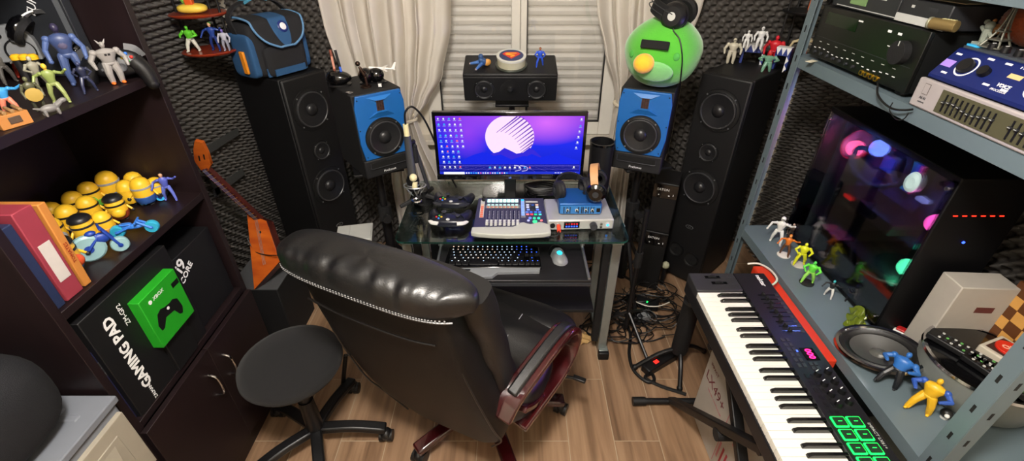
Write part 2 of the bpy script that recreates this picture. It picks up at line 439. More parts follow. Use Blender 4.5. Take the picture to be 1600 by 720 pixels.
# ================================================================ SPEAKERS
def driver(t, x, z, r, y=0., cone=CONE, cap=.3, name='woofer', screws=4):
    M = TF((x, y, z)) @ FRONT; k_ = r/.1
    b = MB(); b.lathe([(r*.80, .001), (r*.82, .006), (r*.86, .0075), (r*.90, .006), (r*.985, .006), (r*1.0, .003), (r*1.0, -.004), (r*.78, -.004)], RUBBER, 48, M)
    for k in range(screws):
        a = 2*PI*(k+.5)/screws; b.cyl((x+r*.93*math.cos(a), y-.004, z+r*.93*math.sin(a)), (x+r*.93*math.cos(a), y-.0085, z+r*.93*math.sin(a)), r*.035, SILVER, seg=8)
    w = b.build(name, t)
    b = MB(); b.lathe([(r*.83, .005), (r*.815, .013*k_), (r*.78, .014*k_), (r*.745, .010*k_)], mat('surround_highlight', '#353537', .36), 48, M); b.build('surround', w)  # lighter grey puts the rim highlight into the surround colour
    b = MB(); b.lathe([(r*.75, .0105*k_), (r*.55, .0065*k_), (r*cap, .0015), (r*cap*.9, .001)], cone, 48, M); b.build('cone', w)
    b = MB(); b.lathe([(r*cap, .001), (r*cap*.92, .008*k_), (r*cap*.65, .015*k_), (r*cap*.3, .019*k_), (0, .020*k_)], cone, 28, M); b.build('dust_cap', w)
    return w
def tower(label, loc, rz, W=.24, D=.36, Hh=1.18):
    t = thing('tower_speaker', label, 'speaker', loc, rz)
    b = MB(); b.box((0, D/2+.01, Hh/2+.01), (W, D-.02, Hh-.02), BAFFLE); b.build('cabinet', t, bevel=.006)
    b = MB(); b.box((0, .01, Hh/2+.01), (W, .022, Hh-.02), GLOSS if 0 else BAFFLE); b.build('baffle', t, bevel=.009)
    driver(t, 0, 1.02, .103); driver(t, 0, .615, .103)
    driver(t, 0, .81, .052, cap=.34, name='tweeter')
    b = MB(); M = TF((0, -.001, .37)) @ FRONT
    b.prism([(x*1.0, y*.5) for x, y in ngon(24, .022)], 0, .002, SILVER, M); b.prism([(x*.85, y*.38) for x, y in ngon(24, .022)], .002, .0025, BLACK, M); b.text('SLS', .012, SILVER, M @ TF((0, 0, .003))); b.build('badge', t)
    for x, z in ((-.045, .20), (.052, .175)):
        b = MB(); b.lathe([(.046, -.002), (.045, .006), (.039, .005), (.034, .0015)], RUBBER, 28, TF((x, -.0, z)) @ FRONT); b.lathe([(.036, .0014), (0, .0008)], mat('port_dark', '#030303', .9), 28, TF((x, -.0, z)) @ FRONT); b.build('bass_port', t)
    for x in (-.09, .09):
        for y in (.04, D-.04): b = MB(); b.cyl((x, y, 0), (x, y, .02), .012, BLACK, seg=10); b.build('foot', t)
    return t
tower('tall black tower speaker with round port pair, standing by the steel shelving', (.975, 2.145, 0), -46)
tower('tall black tower speaker under the blue camera bag, by the left foam wall', (-.955, 2.17, 0), 58)

def monitor_speaker(label, loc, rz):
    W, D, Hh = .216, .29, .361
    t = thing('studio_monitor', label, 'speaker', loc, rz)
    b = MB(); b.box((0, D/2+.006, Hh/2), (W, D-.012, Hh), MATTE); b.build('cabinet', t, bevel=.005)
    # blue front plate: cut top corners, waisted sides
    w = W/2
    poly = [(-w+.012, Hh-.002), (w-.012, Hh-.002), (w-.001, Hh-.05), (w-.001, .16), (w-.012, .085), (-w+.012, .085), (-w+.001, .16), (-w+.001, Hh-.05)]
    b = MB(); b.prism(poly, 0, .012, BLUE, TF((0, .006, 0)) @ FRONT); pl = b.build('front_plate', t, bevel=.003)
    b = MB()
    for x, z in ((-w+.016, Hh-.018), (w-.016, Hh-.018), (-w+.02, .1), (w-.02, .1), (-w+.008, .22), (w-.008, .22)): b.cyl((x, -.005, z), (x, -.0075, z), .0028, BLACK, seg=8)
    b.build('screw_set', pl)
    b = MB(); b.box((0, .004, .043), (W, .022, .082), MATTE); b.build('lower_front', t, bevel=.006)
    b = MB(); b.box((0, -.0085, .058), (W*.78, .006, .022), mat('port_dark', '#030303', .9)); b.tube([(-W*.39, -.012, .07), (-W*.39, -.012, .048), (-W*.36, -.013, .045), (W*.36, -.013, .045), (W*.39, -.012, .048), (W*.39, -.012, .07)], .002, DGREY, 6, 1); b.build('bass_port', t)
    b = MB(); b.text('PreSonus', .015, LABELW, TF((0, -.0085, .022)) @ FRONT); b.build('badge', t)
    driver(t, 0, .172, .086, -.006, screws=4, cap=.33)
    b = MB()
    # AMT ribbon with its two wave-guide wedges
    b.add([(-.055, -.0065, .345), (.055, -.0065, .345), (.018, -.0065, .318), (-.018, -.0065, .318), (-.02, .001, .318), (.02, .001, .318)], [(0, 1, 2, 3)], mat('blue_cut_face', '#1b62a4', .45))  # flat cut face, slightly lighter blue than the plate
    wg = b.add([(-.06, -.0065, .262), (.06, -.0065, .262), (.02, -.022, .286), (-.02, -.022, .286), (-.018, -.0065, .288), (.018, -.0065, .288)], [(0, 1, 2, 3), (3, 2, 5, 4), (0, 3, 4), (1, 5, 2)], BLUED)
    b.add([(-.055, -.0065, .348), (.055, -.0065, .348), (.02, -.016, .333), (-.02, -.016, .333), (-.018, -.0065, .331), (.018, -.0065, .331)], [(0, 3, 2, 1), (3, 4, 5, 2), (0, 4, 3), (1, 2, 5)], BLUED)
    b.build('waveguide', t, smooth=False)
    b = MB(); b.box((0, -.007, .310), (.03, .006, .042), mat('ribbon_copper', '#5a3b32', .5))
    for k in range(7): b.box((0, -.0105, .2935+.0055*k), (.03, .003, .0016), BLACK)
    for k in range(3): b.box((-.01+.01*k, -.0105, .310), (.0016, .003, .042), BLACK)
    b.build('ribbon_tweeter', t)
    return t
ML = monitor_speaker('blue-fronted studio monitor speaker on a stand left of the screen', (-.543, 1.8725, .83), 37.5)
MR = monitor_speaker('blue-fronted studio monitor speaker under the green plush toy', (.5515, 1.8945, .83), -23)
def spk_stand(label, x, y, rz, h):
    t = thing('speaker_stand', label, 'stand', (x, y, 0), rz)
    b = MB(); b.box((0, 0, h-.006), (.22, .22, .012), BLACK); b.build('top_plate', t, bevel=.003)
    b = MB(); b.cyl((0, 0, .30), (0, 0, h-.01), .0175, BLACK, seg=20); b.build('pole', t)
    b = MB(); b.cyl((0, 0, .12), (0, 0, .55), .024, BLACK, seg=20); b.cyl((0, 0, .52), (0, 0, .60), .032, MATTE, seg=20); b.build('sleeve', t)
    b = MB(); b.cyl((.0, -.02, .56), (.0, -.075, .56), .008, BLACK, seg=10); b.cyl((0, -.06, .56), (0, -.085, .56), .02, MATTE, seg=8); b.build('knob', t)
    for k in range(3):
        a = R(30+120*k); c_, s_ = math.cos(a), math.sin(a)
        b = MB(); b.cyl((c_*.02, s_*.02, .36), (c_*.24, s_*.24, .02), .011, BLACK, seg=10); b.cyl((c_*.02, s_*.02, .14), (c_*.13, s_*.13, .19), .007, BLACK, seg=8)
        b.sph((c_*.24, s_*.24, .02), .02, RUBBER, 10, 6)
        b.build('leg', t)
    return t
dl = Vector((-math.sin(R(37.5)), math.cos(R(37.5)))); dr = Vector((math.sin(R(23)), math.cos(R(23))))
spk_stand('black tripod stand holding up the blue speaker left of the screen', -.543+dl.x*.145, 1.8725+dl.y*.145, 20, .828)
spk_stand('black tripod stand holding up the blue speaker below the green plush', .5515+dr.x*.145, 1.8945+dr.y*.145, 10, .828)

# centre speaker on a pole, tilted down
CS = Matrix.Translation((-.008, 2.15, 1.045)) @ RX(13)
cs = thing('centre_speaker', 'wide black centre speaker with round tin on top, above the screen', 'speaker', (-.008, 2.15, 1.065), rot=(13, 0, 0))
b = MB(); b.box((0, .105, .066), (.43, .19, .132), BAFFLE); b.build('cabinet', cs, bevel=.008)
b = MB(); b.box((0, .006, .062), (.425, .014, .118), BAFFLE); b.build('baffle', cs, bevel=.003)
driver(cs, -.12, .062, .05, -.001); driver(cs, .12, .062, .05, -.001)
b = MB(); b.lathe([(.046, -.002), (.045, .002), (.02, .001), (.015, .003), (0, .004)], RUBBER, 32, TF((0, -.001, .062)) @ FRONT); b.lathe([(.013, .003), (.01, .008), (0, .01)], CONE, 20, TF((0, -.001, .062)) @ FRONT); b.build('tweeter', cs)
st = thing('speaker_stand', 'black pole stand rising behind the screen under the wide speaker', 'stand', (0, 2.24, 0))
b = MB(); b.cyl((0, 0, .03), (0, 0, 1.04), .014, BLACK, seg=16); b.cyl((0, 0, .03), (0, 0, .8), .02, BLACK, seg=16); b.build('pole', st)
b = MB(); b.box((0, -.0, 1.045), (.16, .12, .012), BLACK, rot=(13, 0, 0)); b.build('top_plate', st, bevel=.002)
b = MB(); b.lathe([(0, 0), (.16, 0), (.16, .012), (.03, .035), (0, .035)], BLACK, 32); b.build('base', st)
b = MB(); b.cyl((.07, -.02, 1.03), (.07, -.02, .95), .006, BLACK, seg=8); b.cyl((-.005, -.02, 1.0), (-.005, -.05, .99), .013, BLACK, seg=8); b.sph((-.005, -.055, .99), .015, BLACK); b.build('clamp', st)

# ================================================================ DESK
GL = bpy.data.materials.new('desk_glass'); GL.use_nodes = True; thin_glass(GL, (.88, .95, .93, 1), .12)
GE = mat('glass_edge', '#2f6a5c', .08, emit='#1c4a40', es=.0)
DM = mat('desk_metal', '#8f9694', .35, .6)
dk = thing('glass_desk', 'clear glass computer desk with grey metal frame and pull-out tray', 'desk', (0, 1.43, 0))
gy = 1.425 - 1.43
b = MB(); poly = []
for cx, cy, a0 in ((.405, .45, 0), (-.405, .45, 90), (-.405, gy+.03, 180), (.405, gy+.03, 270)):
    for k in range(5): a = R(a0+90*k/4); poly.append((cx+.035*math.cos(a), cy+.035*math.sin(a)))
b.prism(poly, .762, .769, GL); gt = b.build('glass_top', dk, smooth=False)
b = MB(); n_ = len(poly)
b.add([(x, y, .7615) for x, y in poly] + [(x, y, .7695) for x, y in poly] , [(k, (k+1) % n_, n_+(k+1) % n_, n_+k) for k in range(n_)], GE); b.build('polished_edge', gt, smooth=False, closed_normals=False)
for sx in (-1, 1):
    x = .40*sx
    b = MB(); b.box((x, .235, .752), (.045, .46, .018), DM); b.build('side_rail', dk, bevel=.003)
    b = MB(); b.cyl((x, .06, .7605), (x, .06, .7618), .015, mat('suction_disc', '#56645f', .15), seg=20); b.cyl((x, .40, .7605), (x, .40, .7618), .015, MATS['suction_disc'], seg=20); b.build('glass_pad', dk)
    b = MB(); b.box((x+.035*sx, .15, .395), (.04, .02, .70), DM); b.build('leg', dk, bevel=.003)
    b = MB(); b.box((x+.015*sx, .40, .395), (.035, .02, .70), DM); b.build('leg', dk, bevel=.003)
    b = MB(); b.box((x-.005*sx, .155, .42), (.03, .03, .66), MATTE)
    b.build('inner_post', dk, bevel=.002)
    b = MB(); b.box((x+.04*sx, .30, .03), (.045, .36, .03), DM); ft = b.build('foot_bar', dk, bevel=.003)
    b = MB(); b.box((x+.04*sx, .118, .022), (.05, .03, .044), RUBBER); b.box((x+.04*sx, .482, .022), (.05, .03, .044), RUBBER); b.build('foot_cap', ft, bevel=.004)
b = MB(); b.box((0, .44, .40), (.8, .015, .10), MATTE); b.box((0, .44, .70), (.8, .015, .03), DM); b.build('cross_bar', dk, bevel=.002)
b = MB(); b.cyl((-.39, .055, .735), (.39, .055, .735), .008, DM, seg=10); b.build('front_bar', dk)
b = MB(); b.box((0, .07, .622), (.60, .27, .018), TRAYW); tr = b.build('keyboard_tray', dk, bevel=.002)
b = MB(); b.box((0, -.066, .613), (.60, .008, .012), DGREY); b.build('tray_lip', tr)
for x in (-.296, .292):
    b = MB(); b.tube([(x, -.06, .634), (x, .16, .634), (x, .165, .66), (x, .17, .735)], .0055, SILVER, 8, 2); b.cyl((x, .155, .64), (x, .155, .66), .01, SILVER, seg=10); b.build('tray_rail', dk)
b = MB(); b.box((0, .26, .33), (.72, .34, .016), MATTE); b.build('lower_shelf', dk, bevel=.002)

# ---------------------------------------------------------------- SCREEN
def screen_mat():
    m = bpy.data.materials.new('wallpaper_glow'); m.use_nodes = True
    n = m.node_tree.nodes; l = m.node_tree.links; n.clear()
    o = n.new('ShaderNodeOutputMaterial'); e = n.new('ShaderNodeEmission'); l.new(e.outputs[0], o.inputs[0]); e.inputs[1].default_value = SCR
    tc = n.new('ShaderNodeTexCoord'); sp = n.new('ShaderNodeSeparateXYZ'); l.new(tc.outputs['Object'], sp.inputs[0])
    mr = n.new('ShaderNodeMapRange'); mr.inputs[1].default_value = -.11; mr.inputs[2].default_value = .125; l.new(sp.outputs['Z'], mr.inputs[0])
    rp = n.new('ShaderNodeValToRGB'); el = rp.color_ramp.elements
    el[0].position = 0; el[0].color = lin('#1426c8'); el[1].position = 1; el[1].color = lin('#7a34e0')
    k = el.new(.5); k.color = lin('#2430f0'); k = el.new(.8); k.color = lin('#4a30ec')
    l.new(mr.outputs[0], rp.inputs[0])
    # two pink clouds
    def blob(cx, cz, sx, sz):
        mp = n.new('ShaderNodeMapping'); mp.vector_type = 'TEXTURE'; mp.inputs['Location'].default_value = (cx, 0, cz); mp.inputs['Scale'].default_value = (sx, 1, sz)
        l.new(tc.outputs['Object'], mp.inputs[0]); g = n.new('ShaderNodeTexGradient'); g.gradient_type = 'SPHERICAL'; l.new(mp.outputs[0], g.inputs[0]); return g
    cur = rp.outputs[0]
    for cx, cz, sx, sz, colr, f in ((.14, .10, .20, .10, '#e070ff', 1.), (-.17, .06, .10, .12, '#9a44f4', .9), (-.03, .12, .2, .1, '#b058ff', .8)):
        g = blob(cx, cz, sx, sz); mx = n.new('ShaderNodeMix'); mx.data_type = 'RGBA'; mx.inputs['B'].default_value = lin(colr)
        ml = n.new('ShaderNodeMath'); ml.operation = 'MULTIPLY'; ml.inputs[1].default_value = f; l.new(g.outputs[1], ml.inputs[0])
        l.new(ml.outputs[0], mx.inputs['Factor']); l.new(cur, mx.inputs['A']); cur = mx.outputs['Result']
    l.new(cur, e.inputs[0])
    return m
SCR = 1.0
def em(col, s=None):
    nm = 'screen_' + col.strip('#') + str(s)
    if nm in MATS: return MATS[nm]
    m = bpy.data.materials.new(nm); m.use_nodes = True; n = m.node_tree.nodes; n.clear()
    o = n.new('ShaderNodeOutputMaterial'); e = n.new('ShaderNodeEmission'); m.node_tree.links.new(e.outputs[0], o.inputs[0])
    tc = n.new('ShaderNodeTexCoord'); nz = n.new('ShaderNodeTexNoise'); nz.inputs['Scale'].default_value = 90; m.node_tree.links.new(tc.outputs['Object'], nz.inputs['Vector'])
    mx = n.new('ShaderNodeMix'); mx.data_type = 'RGBA'; c = lin(col); mx.inputs['A'].default_value = tuple(x*.93 for x in c[:3])+(1,); mx.inputs['B'].default_value = c
    m.node_tree.links.new(nz.outputs['Fac'], mx.inputs['Factor']); m.node_tree.links.new(mx.outputs['Result'], e.inputs[0])
    e.inputs[1].default_value = SCR if s is None else s
    MATS[nm] = m; return m
mo = thing('computer_screen', 'ultrawide computer screen showing a purple sunset desktop, on the glass desk', 'screen', (-.008, 1.76, .77), rot=(0, 0, 0))
SW, SH = .612, .290
cz = .232
b = MB(); b.box((0, .012, cz), (SW, .022, SH), GLOSS); b.box((0, .035, cz), (SW*.6, .03, SH*.6), BLACK, tp=(1, 1)); b.build('housing', mo, bevel=.003)
b = MB(); b.box((0, -.0005, cz-SH/2+.009), (SW, .006, .018), GLOSS); b.text('LG', .009, em('#7aa0ff', 1.5), TF((0, -.004, cz-SH/2+.009)) @ FRONT); b.build('bezel', mo, bevel=.001)
iw, ih = .585, .250
b = MB(); b.add([(-iw/2, 0, -ih/2), (iw/2, 0, -ih/2), (iw/2, 0, ih/2), (-iw/2, 0, ih/2), (-iw/2, .001, -ih/2), (iw/2, .001, -ih/2), (iw/2, .001, ih/2), (-iw/2, .001, ih/2)], [(0, 1, 2, 3), (4, 7, 6, 5), (0, 4, 5, 1), (1, 5, 6, 2), (2, 6, 7, 3), (3, 7, 4, 0)], screen_mat())
sc_ = b.build('display', mo, loc=(0, -.0005, cz+.004), smooth=False)
def flat(b, poly, y, m): b.add([(x, y, z) for x, z in poly] , [tuple(range(len(poly)))], m)
# picture elements, in display pixels of the zoomed photo (1600x711 crop, display 85..1500 x 70..640)
def dp(u, v): return ((u-800)/1415*iw, (355-v)/570*ih)
b = MB(); sc0 = dp(797, 268); rad = 237/1415*iw; radz = rad*1.0
circ = []
for k in range(64):
    a = 2*PI*k/64; x = sc0[0]+rad*math.cos(a); z = sc0[1]+rad*.93*math.sin(a); circ.append((x, min(z, ih/2-.0005)))
flat(b, circ, -.0006, em('#ffe0fa', 1.1))
b.build('sun', sc_, smooth=False)
b = MB()
for k in range(11):
    q0 = Vector((845+19.5*k, 70+24*k if k < 9 else 70+25*k)); d = Vector((-.80, .60)); ln = 250-10*k
    # start on the rim of the disc
    cc0 = Vector((797, 268)); st_ = cc0 + Vector((math.cos(R(-76+9.2*k)), math.sin(R(-76+9.2*k))))*Vector((233, 0)).length
    st_.x = 797+234*math.cos(R(-72+9*k)); st_.y = max(72, 268+222*math.sin(R(-72+9*k)))
    en = st_ + d*ln; nn = Vector((.60, .80))
    P3 = [st_+nn*7, st_-nn*7, en-nn*2, en+nn*2]
    b.add([(dp(p.x, p.y)[0], -.0016, dp(p.x, p.y)[1]) for p in P3], [(0, 1, 2, 3)], em('#7a48c8'))
b.build('sun_stripes', sc_, smooth=False)
b = MB()
bk = [(600, 430), (690, 410), (745, 370), (800, 395), (865, 428), (930, 415), (990, 368), (1040, 395), (1110, 460), (1110, 500), (600, 500)]
flat(b, [dp(*p) for p in bk], -.0018, em('#3a2ee0'))
fr = [(320, 495), (400, 455), (450, 435), (530, 412), (550, 420), (575, 413), (640, 450), (710, 435), (815, 485), (880, 465), (945, 448), (960, 455), (1015, 430), (1100, 465), (1200, 440), (1265, 408), (1300, 440), (1370, 465), (1490, 500), (1490, 535), (320, 535)]
flat(b, [dp(*p) for p in fr], -.0024, em('#1c2cf0'))
b.build('mountains', sc_, smooth=False)
b = MB(); flat(b, [dp(90, 535), dp(1495, 535), dp(1498, 612), dp(90, 612)], -.0008, em('#141a90'))
for k in range(-9, 10):
    p0 = dp(800+60*k, 536); p1 = dp(800+125*k, 610)
    if abs(p1[0]) > iw/2: 
        f_ = (iw/2-abs(p0[0]))/(abs(p1[0])-abs(p0[0])); p1 = (p0[0]+(p1[0]-p0[0])*f_, p0[1]+(p1[1]-p0[1])*f_)
    b.add([(p0[0]-.0003, -.0028, p0[1]), (p0[0]+.0003, -.0028, p0[1]), (p1[0]+.0005, -.0028, p1[1]), (p1[0]-.0005, -.0028, p1[1])], [(0, 1, 2, 3)], em('#8f7cff'))
for v in (545, 560, 583): a_ = dp(90, v); c2 = dp(1496, v+2); b.add([(a_[0], -.0028, c2[1]), (c2[0], -.0028, c2[1]), (c2[0], -.0028, a_[1]), (a_[0], -.0028, a_[1])], [(0, 1, 2, 3)], em('#7a6cff'))
b.build('horizon_grid', sc_, smooth=False)
rnd = random.Random(4)
IC = ['#f0f4ff', '#d8e4ff', '#ffffff', '#50d0ff', '#ff7090', '#40a8ff']
def icon(b, u, v, wh=1.):
    x, z = dp(u, v); c1 = em(rnd.choice(IC)); s = .0042*wh
    poly = [(x+s*(1+.3*rnd.uniform(-1, 1))*math.cos(2*PI*k/7), z+s*math.sin(2*PI*k/7)) for k in range(7)]
    flat(b, poly, -.0032, c1)
    b.add([(x-.006, -.0032, z-.0075), (x+.006, -.0032, z-.0075), (x+.006, -.0032, z-.006), (x-.006, -.0032, z-.006)], [(0, 1, 2, 3)], em('#b8c8ff'))
b = MB()
for r in range(10):
    for c in range(5 if r < 6 else 4): icon(b, 118+52*c+3*r, 92+52*r)
for r in range(6): icon(b, 1478-6*r, 95+52*r + (10 if r else 0))
for c in range(9): icon(b, 598+50*c, 565)
icon(b, 1438, 562); b.build('desktop_icons', sc_, smooth=False)
b = MB(); flat(b, [dp(90, 612), dp(1498, 612), dp(1498, 638), dp(90, 638)], -.001, em('#2a3ad8'))
flat(b, [dp(132, 616), dp(340, 616), dp(340, 638), dp(132, 638)], -.002, em('#ffffff', 2))
for k in range(18):
    x, z = dp(360+24*k, 626); s = .0028; b.add([(x-s, -.002, z-s), (x+s, -.002, z-s), (x+s, -.002, z+s), (x-s, -.002, z+s)], [(0, 1, 2, 3)], em(rnd.choice(IC)))
for k in range(8):
    x, z = dp(1260+28*k, 624); s = .002; b.add([(x-s*2, -.002, z-s*.6), (x+s*2, -.002, z-s*.6), (x+s*2, -.002, z+s*.6), (x-s*2, -.002, z+s*.6)], [(0, 1, 2, 3)], em('#ffffff'))
b.build('taskbar', sc_, smooth=False)
b = MB(); b.tube([(dp(840, 545)[0], -.003, dp(840, 545)[1]), (dp(895, 555)[0], -.003, dp(895, 555)[1]), (dp(905, 590)[0], -.003, dp(905, 590)[1]), (dp(850, 605)[0], -.003, dp(850, 605)[1])], .0014, em('#d8ccff'), 6, 4)
b.tube([(dp(900, 548)[0], -.003, dp(900, 548)[1]), (dp(965, 560)[0], -.003, dp(965, 560)[1]), (dp(970, 595)[0], -.003, dp(970, 595)[1]), (dp(920, 605)[0], -.003, dp(920, 605)[1])], .0014, em('#d8ccff'), 6, 4); b.build('swirl', sc_)
b = MB(); b.box((0, .045, .05), (.05, .03, .11), BLACK); b.build('neck', mo, bevel=.003)
b = MB(); b.prism(rrect(.24, .15, .05), 0, .012, GLOSS, TF((0, .03, 0))); b.build('base', mo, bevel=.003)

# ---------------------------------------------------------------- KEYBOARD + MOUSE on tray (top z = .631)
TZ = .631
kb = thing('computer_keyboard', 'black backlit keyboard with grey palm rest on the desk tray', 'keyboard', (-.075, 1.49, TZ))
b = MB(); b.prism([(-.19, -.065), (.19, -.062), (.185, .07), (.165, .078), (-.165, .078), (-.185, .07)], 0, .016, GLOSS); b.build('case', kb, bevel=.003)
b = MB(); b.prism([(-.185, -.06), (.185, -.06), (.18, -.085), (.02, -.09), (-.0, -.115), (-.16, -.118), (-.178, -.10)], 0, .013, mat('palm_rest_grey', '#7c7f83', .4)); b.box((-.10, -.078, .0135), (.03, .010, .002), GLOSS); b.build('palm_rest', kb, bevel=.003)
b = MB()
rows = [[1]*16, [1]*17, [1.5]+[1]*12+[1.5]+[1]*3, [1.8]+[1]*11+[2.2], [2.3]+[1]*10+[2.7]+[-1, 1, -1], [1.3]*3+[6]+[1.3]*4+[1, 1, 1]]
KT = mat('keycap', '#0d0d10', .4); kc = ['#ffffff', '#ffd8c0', '#c8e0ff', '#4a70ff', '#2a60ff']
for r, row in enumerate(rows):
    x = -.173; u = .0198
    y = .062 - r*.0192
    for w in row:
        if w > 0:
            b.box((x+w*u/2, y, .0195), (w*u-.0025, .0165, .008), KT, tp=(.85, .8))
            cc = kc[0 if x < -.02 and rnd.random() < .5 else (1 if x < 0 and rnd.random() < .3 else (2 if x < .08 else (3 if rnd.random() < .5 else 4)))]
            b.box((x+w*u/2, y+.002, .0237), (.0042, .0042, .0006), em(cc, 1.6 if x < .1 else 2.2))
        x += abs(w)*u
b.build('key_block', kb)
ms = thing('computer_mouse', 'grey computer mouse with glowing blue logo on the desk tray', 'mouse', at(872, 402, z=TZ) , 12)
def mfn(p): return Vector((p.x*(1-.18*math.cos(p.y*60)), p.y, max(p.z, -.001)*(1+.15*math.sin(p.y*25))))
b = MB(); b.sph((0, 0, .002), (.034, .062, .034), MGREY, 24, 14, fn=mfn); b.build('body', ms)
b = MB(); b.sph((0, .028, .004), (.0325, .036, .0335), BLACK, 24, 14, fn=lambda p: Vector((p.x, p.y, max(p.z, 0)))); b.cyl((-.004, .04, .032), (.004, .04, .032), .008, DGREY, seg=14); b.build('buttons', ms)
b = MB(); b.sph((0, -.014, .0335), (.011, .014, .003), em('#30d8ff', 2.5), 14, 8); b.build('logo_light', ms)

# ---------------------------------------------------------------- MIX CONTROLLER (on glass z .769)
GZ = .7695
fp = thing('mixing_controller', 'dark motorised fader controller with lit buttons on the glass desk', 'mixing controller', (-.004, 1.575, GZ))
FPW = .289
FM = TF((0, 0, .0)) @ RX(3)
b = MB(); b.prism([(-.1445, -.13), (.1445, -.13), (.137, .135), (-.137, .135)], 0, .026, mat('controller_body', '#33324a', .45)); b.build('body', fp, bevel=.004)
b = MB()
wr = [(-.149, -.135), (-.147, -.100), (-.01, -.096), (.005, -.098), (.02, -.088), (.035, -.068), (.05, -.064), (.062, -.074), (.075, -.078), (.095, -.07), (.108, -.062), (.122, -.066), (.135, -.075), (.149, -.08), (.149, -.135), (.12, -.146), (.06, -.152), (-.0, -.155), (-.07, -.152), (-.12, -.145)]
b.prism(wr, .012, .032, mat('wrist_rest_grey', '#a8aaa2', .5)); b.build('wrist_rest', fp, bevel=.004)
T0 = .0265
def fx(u): return (u-525)/1101*.298      # crop coordinates of the controller -> local x
def fy(v): return .118 - (v-110)*.000535
b = MB()
for k in range(8): b.box((fx(190+60*k), fy(132), T0+.001), (.0135, .022, .003), em('#c8fff4', 2.2))
b.build('scribble_displays', fp, bevel=.001)
b = MB()
b.box((fx(405), fy(215), T0), (.142, .028, .001), MGREY)
for k in range(8):
    b.box((fx(190+60*k), fy(197), T0+.002), (.011, .006, .004), em('#d0fff8', 1.2)); b.box((fx(180+60*k), fy(232), T0+.002), (.006, .006, .004), em('#ff9a80', .9)); b.box((fx(205+60*k), fy(232), T0+.002), (.006, .006, .004), em('#e8d0b0', .9))
b.build('channel_buttons', fp, bevel=.0006)
for k in range(8):
    b = MB(); b.box((fx(192+62*k), fy(385), T0), (.0028, .10*.535*2.2, .001), GLOSS); 
    for q in range(9): b.box((fx(206+62*k), fy(290+22*q), T0), (.004, .001, .001), LABELW)
    b.box((fx(150+62*k)+.0045, fy(385), T0), (.0006, .13, .0008), MGREY)
    s_ = b.build('fader_slot', fp)
    b = MB(); b.box((fx(184+62*k), fy(462+(4 if k % 3 else -2)), T0+.006), (.0105, .026, .012), LGREY, tp=(.85, .8)); b.box((fx(184+62*k), fy(447), T0+.0118), (.0085, .004, .0015), WHITE); b.build('fader_cap', s_, bevel=.001)
b = MB(); b.box((fx(95), fy(250), T0), (.017, .135, .001), LGREY)
b.cyl((fx(105), fy(128), T0), (fx(105), fy(128), T0+.012), .007, BLACK, seg=16)
for k in range(7): b.box((fx(95), fy(200+28*k), T0+.002), (.0115, .009, .003), em('#ff8a70', .9) if k else em('#ffd0b0', .9))
b.build('left_buttons', fp, bevel=.0006)
b = MB(); b.box((fx(705), fy(250), T0), (.017, .135, .001), MGREY)
for k in range(9): b.box((fx(700), fy(125+27*k), T0+.002), (.0125, .009, .003), em(['#40c8ff', '#8aa8ff', '#90b0ff'][0 if k == 0 else 1+k % 2], 1.4))
b.build('bank_buttons', fp, bevel=.0006)
b = MB(); b.box((fx(840), fy(152), T0+.002), (.05, .008, .003), LGREY)
for u, v, c in ((775, 198, '#e0e0ff'), (840, 198, '#d0d8ff'), (915, 198, '#ffc8b0'), (775, 232, '#e0e0ff'), (915, 232, '#e0f0ff'), (782, 268, '#90a8ff'), (920, 268, '#7090ff'), (762, 304, '#6a8cff'), (820, 304, '#4878ff'), (888, 304, '#4880ff'), (948, 304, '#5a90ff'), (768, 336, '#ff8a90'), (828, 336, '#ff5060'), (885, 338, '#30e0a0'), (950, 338, '#60e0e0')): b.box((fx(u), fy(v), T0+.002), (.0115, .0085, .003), em(c, 1.2))
for u, v, c, r_ in ((800, 388, '#7a8cff', .006), (862, 390, '#40e0a0', .006), (925, 390, '#40f0c0', .006), (866, 438, '#50ffa0', .009), (775, 422, '#c0c0ff', .005), (960, 422, '#ff8080', .005)): b.cyl((fx(u), fy(v), T0), (fx(u), fy(v), T0+.004), r_, em(c, 1.4), seg=16)
b.build('transport_buttons', fp, bevel=.0006)
b = MB(); b.cyl((fx(848), fy(246), T0), (fx(848), fy(246), T0+.016), .0115, DGREY, r1=.010, seg=24); b.cyl((fx(848), fy(246), T0+.016), (fx(848), fy(246), T0+.0165), .006, em('#4a70d0', .8), seg=16); b.build('encoder_knob', fp)

# ---------------------------------------------------------------- audio interface stack
p = at(920, 352, z=GZ)
ai = thing('audio_interface', 'wide silver audio interface with red plug, flat on the glass desk', 'audio interface', (.263, 1.50, GZ), 2)
AIW = .255; AIH = .045
b = MB(); b.box((0, .085, AIH/2+.002), (AIW, .17, AIH), mat('interface_silver', '#b4b5b2', .35, .4)); b.build('case', ai, bevel=.006)
b = MB()
b.box((-.035, -.001, .026), (.06, .004, .026), GLOSS)
for k in range(5): b.box((-.055+.01*k, -.0035, .020), (.006, .001, .006), em('#3a60ff', 2)); b.box((-.055+.01*k, -.0035, .031), (.005, .001, .004), em('#ff2030', 2.5 if k > 1 else .6))
b.build('level_display', ai)
b = MB(); b.cyl((-.108, 0, .024), (-.108, -.003, .024), .010, BLACK, seg=20); b.cyl((-.085, 0, .024), (-.085, -.003, .024), .010, SILVER, seg=20); b.build('input_jack', ai)
b = MB(); b.cyl((.048, 0, .024), (.048, -.018, .024), .014, DGREY, seg=24); b.build('volume_knob', ai)
b = MB(); b.cyl((.103, 0, .024), (.103, -.004, .024), .009, LGREY, seg=20); b.cyl((.103, -.004, .024), (.103, -.005, .024), .005, em('#3090ff', 4), seg=16); b.build('power_button', ai)
